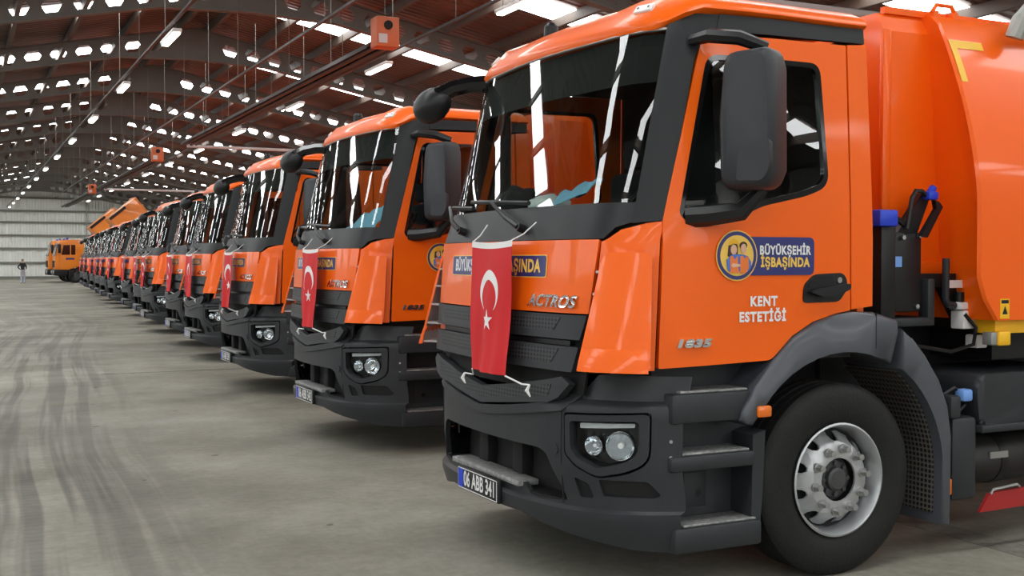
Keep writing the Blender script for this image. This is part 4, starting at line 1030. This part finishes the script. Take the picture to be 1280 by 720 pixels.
# joined lower corner of the hopper
# ------------------------------------------------------------------ the row of trucks
for o in list(T.children_recursive) + [T]: KIDS[o] = list(o.children)
def plate_text(parent, txt):
    fn = lambda a, b_: (Vector((-.058, -a - .032, .432 + b_)), Vector((-1, 0, 0)))
    lettering('plate_lettering', txt, fn, .003, 'white', parent, size=.118, bold=.003, wscale=.74)
def flag(loc, rz, n, label):
    W, Ln = .50, .715; top = 1.795
    ph = n * 1.7; am = .012 + .004 * ((n * 7) % 3); sk = ((n * 5) % 7 - 3) * .006
    def cl(a, b_):       # a across (-W/2..W/2, reader's right), b down from the hem
        t = b_ / Ln
        sag = .012 * (1 - (2 * a / W) ** 2) * (1 - t)
        x = -.075 + .028 * (1 - t) - am * math.sin(a * 15 + ph + t * 1.5) * (.3 + t) - .008 * math.sin(a * 38 + ph * 2 + t * 3) * t - .01 * t * math.sin(b_ * 9 + a * 8)
        return Vector((x, -(a * (1 - .06 * t) + sk * t) - .17, top - b_ - sag)), Vector((-1, 0, 0))
    root = empty('hanging_flag', loc, rz)
    fn = lambda a, b_: cl(a, -b_)
    panel('cloth', [(-W / 2, -Ln), (W / 2, -Ln), (W / 2, -.018), (-W / 2, -.018)], fn, .002, 'flagred', root, grid=.035, sharp=80)
    panel('hem', [(-W / 2, -.022), (W / 2, -.022), (W / 2, .012), (-W / 2, .012)], fn, .003, 'flagwhite', root, grid=.05, off=.001, sharp=80)
    G = W; c0 = .262; ro, ri, dc = .245 * G, .196 * G, .062 * G
    # crescent opening downwards
    pts = []
    a_ = math.acos((ro * ro + dc * dc - ri * ri) / (2 * ro * dc))          # half-angle at the outer centre, measured from the opening
    k = 36
    for i in range(k + 1):
        t = a_ + (2 * PI - 2 * a_) * i / k; pts.append((ro * math.sin(t), -c0 - ro * math.cos(t)))
    b2 = math.atan2(ro * math.sin(a_), ro * math.cos(a_) - dc)
    for i in range(1, k):
        t = 2 * PI - b2 - (2 * PI - 2 * b2) * i / k; pts.append((ri * math.sin(t), -c0 - dc - ri * math.cos(t)))
    panel('crescent', pts, fn, .001, 'flagwhite', root, grid=.03, off=.0022, sharp=80)
    sc_, rs = c0 + .20 * G + .062, .125 * G
    st = []
    for i in range(10):
        r_ = rs if i % 2 == 0 else rs * .382; t = PI * i / 5
        st.append((r_ * math.sin(t), -sc_ + r_ * math.cos(t)))
    panel('star', st, fn, .001, 'flagwhite', root, grid=.03, off=.0022, sharp=80)
    for sg in (-1, 1):
        b = MB()
        p, q = cl(sg * (W / 2 - .01), -.01); e, nn = CAB(-.17 - sg * .28, 1.895)
        b.tube([p, p.lerp(e, .5) + Vector((-.01, 0, -.01)), e + nn * .02], .004, 5)
        b.build('tie_string', 'flagwhite', root, 0); b = MB()
        p, q = cl(sg * (W / 2 - .01), Ln); e, nn = CAB(-.17 - sg * (.33 + .08 * (sg > 0)), 1.045)
        b.tube([p, p.lerp(e, .5) + Vector((-.0, 0, -.02)), e + nn * .06], .005, 5)
        if n < 4: b.tube([e + nn * .06, e + nn * .07 + Vector((0, .01, -.03)), e + nn * .06 + Vector((0, -.01, -.06))], [.006, .012, .004], 5)
        b.build('tie_string', 'flagwhite', root, 0)
    tag(root, label, 'flag', 'flags hanging on the truck noses')
    return root
NT = 14
SP, SX = 4.655, .31
plates = ['06 ABB 341', '06 ABB 342', '06 ABB 339', '06 ABB 343', '06 ABB 344', '06 ABB 345', '06 ABB 346', '06 ABB 347', '06 ABB 348', '06 ABB 349', '06 ABB 350', '06 ABB 351', '06 ABB 352', '06 ABB 353']
IDX = [0, 1, 2, 3.05, 3.8, 4.75, 5.6, 6.6, 7.9, 8.85, 9.75, 11.1, 12.2, 13.6]     # the gaps between the trucks vary
ADX = [0, .03, .0, .09, .12, .0, .12, .12, .05, 0, 0, .04, -.05, .0]
trucks = []
for k in range(NT):
    loc = (2.75 + SX * IDX[k] + ADX[k], 5.87 + SP * IDX[k], 0)
    if k == 0: t = T
    else:
        lv = 2 if k < 3 else (1 if k < 7 else 0)
        t = copy_tree(T, None, lambda q: q.get('lod', 0) <= lv)
    t.location = loc
    pn = ', plate ' + plates[k] if k < 2 else ''
    lab = ['large orange garbage truck in front with plate 06 ABB 341', 'orange garbage truck second in the row with plate 06 ABB 342'][k] if k < 2 else 'orange garbage truck, %s in the row from the camera' % ORD[k]
    tag(t, lab, 'truck', 'orange garbage trucks parked in a row')
    trucks.append(t)
    pl_ = [c for c in t.children if c.name.startswith('number_plate')][0]
    if k == 6:
        p_, n_ = BUMP(-.98, .985); MB().box(-.05, .05, -.12, .12, -.05, .05, .02, Matrix.Translation(p_)).build('lit_indicator', 'yellow', t)  # does not emit; the lamp's glow is put into the yellow colour
    if k < 6: plate_text(pl_, plates[k])
    flag(loc, 0, k, 'red flag with white crescent and star on the %s truck of the row' % ORD[k])

# things lying on the dashboards
def crumple(name, loc, sx, sy, sz, mt, seed, label, cat):
    rnd = random.Random(seed); bm = bmesh.new(); bmesh.ops.create_icosphere(bm, subdivisions=3, radius=1)
    for v in bm.verts:
        k_ = 1 + .22 * math.sin(v.co.x * 5 + seed) * math.cos(v.co.y * 6 + seed * 2) + rnd.uniform(-.07, .07)
        v.co = Vector((v.co.x * sx * k_, v.co.y * sy * k_, max(v.co.z * k_, -.9) * sz + sz * .9))
    o = MB().bm(bm).build(name, mt, None, 50); o.location = loc; tag(o, label, cat); return o
def sheet(name, loc, rz, pts, label):
    n = 6; V = []; F = []
    for i in range(n + 1):
        for j in range(n + 1):
            u, v = i / n, j / n
            a = Vector(pts[0]).lerp(Vector(pts[1]), u); c = Vector(pts[3]).lerp(Vector(pts[2]), u)
            p = a.lerp(c, v); p.z += .02 * math.sin(u * 7) * math.sin(v * 5 + 1) + .012 * math.sin(u * 13 + v * 9); V.append(p)
    m = (n + 1) ** 2; V += [p + Vector((.002, 0, -.004)) for p in V[:m]]
    for i in range(n):
        for j in range(n):
            a = i * (n + 1) + j; F += [(a, a + 1, a + n + 2, a + n + 1), (m + a, m + a + n + 1, m + a + n + 2, m + a + 1)]
    o = mesh_obj(name, V, F, 'cloth', None, 60); o.location = loc; o.rotation_euler = (0, 0, rz); tag(o, label, 'paper'); return o
L0 = trucks[0].location; L1_ = trucks[1].location
crumple('black_bag', (L0.x + .42, L0.y + .42, 1.955), .13, .19, .10, 'seat', 3, 'black bag lying on the dashboard of the first truck', 'bag')
crumple('white_bag', (L0.x + .44, L0.y + .06, 1.957), .10, .14, .065, 'white', 5, 'crumpled white plastic bag on the dashboard of the first truck', 'bag')
sheet('paper_sheet', (L0.x, L0.y, 1.965), 0, [(.32, -.02, .0), (.36, -.62, .14), (.40, -.62, .17), (.40, -.20, .13)], 'small light blue paper sheet on the dashboard of the first truck')
sheet('paper_sheet', (L1_.x, L1_.y, 1.965), 0, [(.30, -.08, .0), (.36, -.80, .0), (.50, -.82, .24), (.40, -.45, .17)], 'large light blue paper sheet behind the windscreen of the second truck')

# ------------------------------------------------------------------ the two other orange trucks at the end of the lane
def far_truck():
    t = empty('dump_truck')
    prof = [(.06, .95), (.0, 1.3), (.05, 2.0), (.28, 3.0), (.42, 3.18), (1.9, 3.22), (2.05, 3.1), (2.05, 1.35), (1.6, 1.2), (.9, .95)]
    MB().prism(prof, 'Y', -1.2, 1.2, .06).build('cab', 'orange_far', t)
    MB().prism([(-.01, 2.0), (.02, 2.0), (.27, 2.95), (.24, 2.95)], 'Y', -1.1, 1.1).build('windscreen', 'blackgloss', t, 0)
    b = MB().prism([(-.06, .55), (.55, .5), (.85, .55), (.9, .98), (-.02, 1.0), (-.08, .8)], 'Y', -1.25, 1.25, .03); b.build('bumper', 'black', t)
    MB().box(-.03, .02, -.75, .75, 1.15, 1.65).build('grille', 'void', t, 0)
    for sg in (-1, 1):
        dr = MB().prism([(.35, 1.0), (.32, 2.0), (.52, 2.95), (1.5, 2.97), (1.5, 1.35), (1.2, 1.2), (1.0, 1.0)], 'Y', min(sg * 1.2, sg * 1.225), max(sg * 1.2, sg * 1.225), .008).build('door', 'orange_far', t)
        MB().prism([(.45, 2.08), (.60, 2.80), (1.05, 2.82), (1.05, 2.08)], 'Y', min(sg * 1.2, sg * 1.235), max(sg * 1.2, sg * 1.235)).build('window', 'blackgloss', dr, 0)
        MB().prism([(1.12, 2.08), (1.12, 2.82), (1.42, 2.82), (1.42, 2.08)], 'Y', min(sg * 1.2, sg * 1.235), max(sg * 1.2, sg * 1.235)).build('window', 'blackgloss', dr, 0)
        MB().box(.75, 1.35, min(sg * 1.2, sg * 1.23), max(sg * 1.2, sg * 1.23), 1.72, 1.86).build('slogan_sign', 'navy', dr, 0)
        MB().box(.2, .4, min(sg * 1.35, sg * 1.5), max(sg * 1.35, sg * 1.5), 2.2, 2.85, .03).build('side_mirror', 'black', t)
        MB().tube([(.35, sg * 1.18, 2.85), (.3, sg * 1.42, 2.88), (.3, sg * 1.42, 2.8)], .03, 6).build('mirror_arm', 'black', t)
        MB().box(-.1, -.02, sg * .95 - .14, sg * .95 + .14, .72, .9, .02).build('headlight', 'white', t)
        for x in (1.45, 4.9):
            w = MB().lathe(tyre_prof(.52, .32), (x, sg * 1.03, .52), 'Y', 28).build('wheel', 'tyre', t, 40)
            MB().lathe([(0, .1), (.12, .12), (.27, .08), (.30, .12)] if sg > 0 else [(0, -.1), (.12, -.12), (.27, -.08), (.30, -.12)], (x, sg * 1.03, .52), 'Y', 20).build('rim', 'hub', w)
        MB().box(.95, 1.3, min(sg * 1.0, sg * 1.22), max(sg * 1.0, sg * 1.22), .45, .95, .02).build('step', 'black', t)
    b = MB()
    for sg in (-1, 1): b.box(.4, 6.6, sg * .42 - .05, sg * .42 + .05, .75, 1.05)
    b.build('chassis_frame', 'black', t, 0)
    MB().box(2.2, 3.2, -1.1, 1.1, .6, 1.3, .05).build('engine_gear', 'darkmetal', t)
    b = MB().box(.7, .8, -.5, .5, 3.2, 3.3, .02).cyl((.9, -.8, 3.2), (.9, -.8, 3.34), .09, 10)
    b.build('roof_beacon', 'bluecap', t)
    return t
ft = far_truck(); bpy.context.view_layer.update()
def far_place(o, x, y, lab):
    o.location = (x, y, 0); tag(o, lab, 'truck', 'yellow orange trucks before the end wall'); return o
far_place(ft, 7.3, 91.5, 'yellow orange truck with black grille standing past the end of the truck row')
f2 = copy_tree(ft); far_place(f2, 7.15, 95.6, 'yellow orange truck half hidden behind another, closest to the end wall')
# trucks behind the row with raised orange beds
def tipper(x, y, zc, lab):
    t = empty('tipper_truck', (x, y, 0)); tag(t, lab, 'truck', 'tipper trucks behind the row')
    a = math.radians(40)
    R_ = Matrix.Translation((0, 0, zc)) @ Matrix.Rotation(-a, 4, 'Y')
    bd_ = MB().box(-1.0, 1.0, -1.2, 1.2, -1.6, .6, .04, R_).build('raised_bed', 'orange_far', t)
    MB().box(-1.03, .2, -1.24, -1.2, .45, .62, 0, R_).build('bed_rim', 'black', bd_, 0)
    MB().box(1.0, 1.07, -1.25, 1.25, -1.6, .64, .01, R_).build('tailboard', 'orange_far', bd_)
    MB().box(-1.06, -1.0, -1.2, 1.2, -1.6, .1, 0, R_).build('bed_end', 'girt', bd_, 0)
    for dy in (-.45, .45): MB().cyl((.9, dy, 1.0), (.6, dy, zc - .8), .1, 10).build('hydraulic_ram', 'galv', t)
    b = MB()
    for dy in (-.42, .42): b.box(-1.9, 5.2, dy - .05, dy + .05, .75, 1.05)
    b.build('chassis_frame', 'black', t, 0)
    for xx in (-.9, .4, 4.3):
        for sg in (-1, 1): MB().lathe(tyre_prof(.52, .32), (xx, sg * 1.03, .52), 'Y', 24).build('wheel', 'tyre', t, 40)
    MB().box(3.2, 5.3, -1.2, 1.2, 1.0, 2.9, .1).build('cab', 'orange_far', t)
tipper(10.4, 76.2, 4.48, 'tipper with the taller orange bed tilted up above the truck roofs')
tipper(10.0, 83.0, 4.1, 'tipper with the lower orange bed tilted up, nearer the end wall')

# ------------------------------------------------------------------ the person by the end wall
def person(loc, rz):
    root = empty('person', loc, rz); tag(root, 'person in dark jacket and pale jeans standing with hands on hips', 'person')
    # skeleton: z up, faces -y
    J = {'pel': ((0, 0, .95), .135), 'wai': ((0, 0, 1.10), .125), 'che': ((0, -.01, 1.32), .155), 'nec': ((0, 0, 1.50), .06), 'hd1': ((0, -.015, 1.62), .085), 'hd2': ((0, -.01, 1.72), .085), 'hd3': ((0, 0, 1.78), .05),
         'shL': ((.17, 0, 1.43), .07), 'elL': ((.33, .06, 1.18), .05), 'wrL': ((.20, -.07, 1.03), .036), 'haL': ((.15, -.09, 1.0), .03),
         'shR': ((-.17, 0, 1.43), .07), 'elR': ((-.33, .06, 1.18), .05), 'wrR': ((-.20, -.07, 1.03), .036), 'haR': ((-.15, -.09, 1.0), .03),
         'hiL': ((.09, 0, .90), .105), 'knL': ((.12, -.02, .50), .07), 'anL': ((.13, .02, .09), .048), 'toL': ((.14, -.14, .04), .04),
         'hiR': ((-.09, 0, .90), .105), 'knR': ((-.11, -.02, .50), .07), 'anR': ((-.12, .02, .09), .048), 'toR': ((-.14, -.14, .04), .04)}
    E_ = [('pel', 'wai'), ('wai', 'che'), ('che', 'nec'), ('nec', 'hd1'), ('hd1', 'hd2'), ('hd2', 'hd3'), ('che', 'shL'), ('shL', 'elL'), ('elL', 'wrL'), ('wrL', 'haL'), ('che', 'shR'), ('shR', 'elR'), ('elR', 'wrR'), ('wrR', 'haR'),
          ('pel', 'hiL'), ('hiL', 'knL'), ('knL', 'anL'), ('anL', 'toL'), ('pel', 'hiR'), ('hiR', 'knR'), ('knR', 'anR'), ('anR', 'toR')]
    nm = list(J); vs = [J[n][0] for n in nm]; es = [(nm.index(a), nm.index(b_)) for a, b_ in E_]
    # short fingers and thumbs
    rad = [J[n][1] for n in nm]
    for s_, h in ((1, 'haL'), (-1, 'haR')):
        hx = Vector(J[h][0])
        for q in range(5):
            d = Vector((-s_ * .05, -.05 + .02 * q, -.03 - .012 * q)) if q < 4 else Vector((s_ * .01, .03, -.05))
            vs.append(tuple(hx + d * .5)); vs.append(tuple(hx + d * (1.0 + .12 * (q in (1, 2)))))
            es += [(nm.index(h), len(vs) - 2), (len(vs) - 2, len(vs) - 1)]; rad += [.0095, .0085]
    me = bpy.data.meshes.new('body'); me.from_pydata(vs, es, []); o = bpy.data.objects.new('body', me); COL.objects.link(o)
    m = o.modifiers.new('skin', 'SKIN'); o.modifiers.new('smooth', 'SUBSURF').levels = 1
    sv = me.skin_vertices[0].data
    for i, r_ in enumerate(rad): sv[i].radius = (r_, r_ * (.72 if nm[i] in ('pel', 'wai', 'che') else 1) if i < len(nm) else r_)
    sv[0].use_root = True
    dg = bpy.context.evaluated_depsgraph_get(); me2 = bpy.data.meshes.new_from_object(o.evaluated_get(dg)); bpy.data.objects.remove(o)
    for mt in ('jacket', 'jeans', 'skinreal', 'hair', 'black'): me2.materials.append(M[mt])
    for p in me2.polygons:
        c = p.center; k = 0
        if c.z < 1.0 and abs(c.x) < .145 or c.z < .98 and c.z > .12 and abs(c.x) < .25: k = 1
        if c.z <= .12: k = 4
        if c.z > 1.50: k = 2
        if c.z > 1.73 or (c.z > 1.60 and c.y > .015): k = 3
        if c.z < 1.06 and c.y < -.075 and abs(c.x) > .10: k = 2
        p.material_index = k; p.use_smooth = True
    b_ = bpy.data.objects.new('body', me2); COL.objects.link(b_); b_.parent = root
    MB().lathe([(0, .012), (.012, .01), (.018, -.01), (0, -.02)], (0, -.105, 1.665), 'Z', 8).build('nose', 'skinreal', root)
    e = MB()
    for s_ in (-1, 1): e.cyl((s_ * .032, -.085, 1.69), (s_ * .032, -.1, 1.69), .01, 8)
    e.build('eyes', 'void', root); MB().box(-.025, .025, -.102, -.08, 1.622, 1.63, .003).build('mouth', 'hair', root)
    e = MB()
    for s_ in (-1, 1): e.box(s_ * .092 - .012, s_ * .092 + .012, -.02, .02, 1.645, 1.71, .008)
    e.build('ears', 'skinreal', root)
    return root
person((4.95, 87.5, 0), .5)
for o in bpy.data.objects:
    if 'lod' in o: del o['lod']
